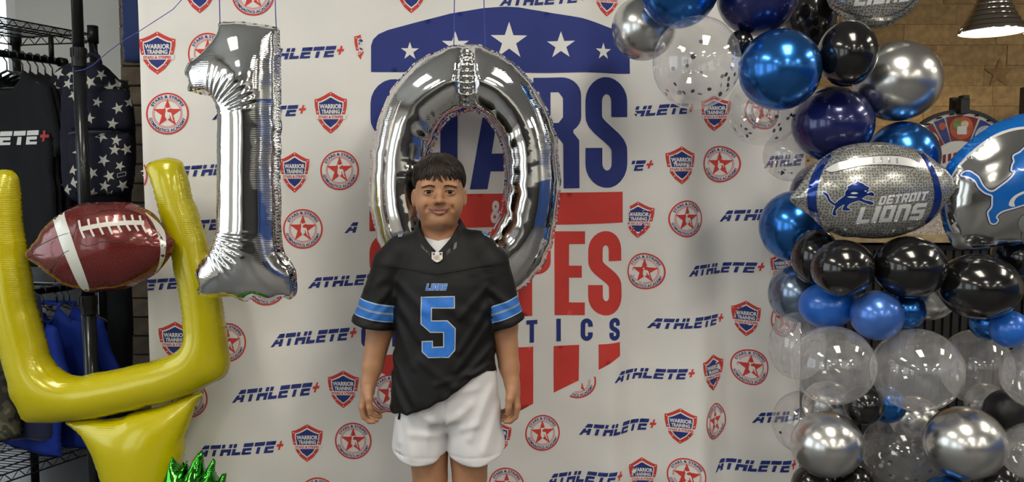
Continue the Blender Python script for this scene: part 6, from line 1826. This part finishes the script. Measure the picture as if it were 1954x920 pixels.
for L in ([(761, 444), (769, 443), (767, 452), (760, 453)], [(733, 456), (742, 452), (741, 456), (734, 460)], [(919, 444), (927, 441), (943, 452), (946, 460), (938, 456), (924, 450)], [(945, 464), (951, 462), (955, 472), (948, 472)]):
    decal(jersey, 'shoulder_number', [([L], 1, 1), ([offset_loop(L, -1.2)], 0, 2)], [J5B, J5W], jersey, 4, 0.0015)
STG = mat('collar_panel', (0.012, 0.0125, 0.014), 0.4)
for (a, b, c, d_) in (((804, 462), (808, 465), (812, 480), (804, 472)), ((812, 468), (819, 473), (821, 488), (813, 482)), ((853, 474), (859, 468), (859, 482), (851, 488)), ((866, 465), (872, 461), (871, 473), (865, 478))):
    decal(jersey, 'collar_panel', [([[a, b, c, d_]], 0, 0)], [STG], jersey, 4, 0.001)
# ------------------------------------------------------------------ shorts
k_ = Field(np.arange(-0.20, 0.2501, 0.0038), np.arange(-0.155, 0.1551, 0.0042), np.arange(0.44, 0.8201, 0.0038))
X, Y, Z = k_.x[:, None, None], k_.y[None, :, None], k_.z[None, None, :]
wz = np.interp(k_.z, [0.44, 0.60, 0.68, 0.76, 0.82], [0.146, 0.146, 0.145, 0.138, 0.132])[None, None, :]
pel = (np.sqrt(((X - 0.020) / wz) ** 2 + (Y / 0.106) ** 2) - 1) * 0.106
pel = smax(smax(pel, 0.60 - Z, 0.03), Z - 0.80, 0.005)
LA, LB = np.array((-0.045, 0.0, 0.72)), np.array((-0.067, -0.004, 0.44)); RA, RB = np.array((0.085, 0.0, 0.72)), np.array((0.117, -0.004, 0.44))
ll = cap_fn(LA, LB, 0.086, 0.090, 1.05)(X, Y, Z); rl = cap_fn(RA, RB, 0.090, 0.094, 1.05)(X, Y, Z)
ll = smax(ll, X - 0.0265, 0.008); rl = smax(rl, 0.0215 - X, 0.008)
hl = 0.466 + 0.036 * np.clip(np.abs((X + 0.060) / 0.09), 0, 1.2) ** 2.2; hr_ = 0.468 + 0.030 * np.clip(np.abs((X - 0.108) / 0.09), 0, 1.2) ** 2.2
ll = smax(ll, hl - Z + 0 * Y, 0.005); rl = smax(rl, hr_ - Z + 0 * Y, 0.005)
f = smin(pel, smin(ll, rl, 0.006), 0.025)
SF = [((.022, .74), (.022, .60), -.004, .005), ((.03, .60), (.10, .66), .006, .014), ((.015, .59), (-.07, .65), .006, .014), ((.03, .57), (.12, .60), .005, .013), ((.01, .56), (-.08, .57), .005, .013), ((.16, .70), (.10, .56), .006, .015), ((.18, .64), (.14, .52), .005, .014),
      ((-.10, .64), (-.08, .50), .005, .014), ((-.03, .62), (-.03, .49), .004, .014), ((.07, .63), (.08, .49), .004, .014), ((-.13, .62), (-.12, .54), .005, .012), ((.05, .70), (.12, .71), .004, .012), ((-.14, .505), (.02, .487), -.0018, .003), ((.025, .495), (.20, .50), -.0018, .003)]
disp = np.zeros((len(k_.x), 1, len(k_.z)), np.float32); x2, z2 = k_.x[:, None], k_.z[None, :]
for a, b, A_, w in SF:
    ax, az = a; bx_, bz = b; L2 = (bx_ - ax) ** 2 + (bz - az) ** 2
    tc = np.clip(((x2 - ax) * (bx_ - ax) + (z2 - az) * (bz - az)) / L2, 0, 1)
    d2 = (x2 - ax - tc * (bx_ - ax)) ** 2 + (z2 - az - tc * (bz - az)) ** 2
    disp[:, 0, :] += A_ * np.exp(-d2 / w ** 2) - (0.4 * A_ * np.exp(-d2 / (2.2 * w) ** 2) if A_ > 0.003 else 0)
f = f - disp - 0.0012 * np.sin(60 * X - 45 * Z + 3 * np.sin(33 * X))
for a, b, lim in ((LA, LB, 0.55), (RA, RB, 0.55)):
    c = cap_fn(a, b, 0.084, 0.081, 1.06)(X, Y, Z); c = np.maximum(np.maximum(c, Z - 0.52), np.abs(X - 0.024) * -1 + 0.012)
    f = smax(f, -c, 0.002)
k_.f = f.astype(np.float32); Vs_, Qs = k_.mesh(2, 0.4)
shorts = new('shorts', W3(Vs_), Qs, mat('white_shorts', (0.66, 0.65, 0.66), 0.65, var=0.02, bump=0.08, bscale=400, sheen=0.1), boy, True)
m = MB(); cw, _ok = cast(shorts, [(764, 772), (762, 800)], 0.003); a, b = Vector(cw[0]), Vector(cw[1]); m.tube([a, a.lerp(b, .6) + Vector((.002, 0, 0)), b], [.0025, .0025, .004], 6); o = m.build('drawcord', JER, shorts, True)
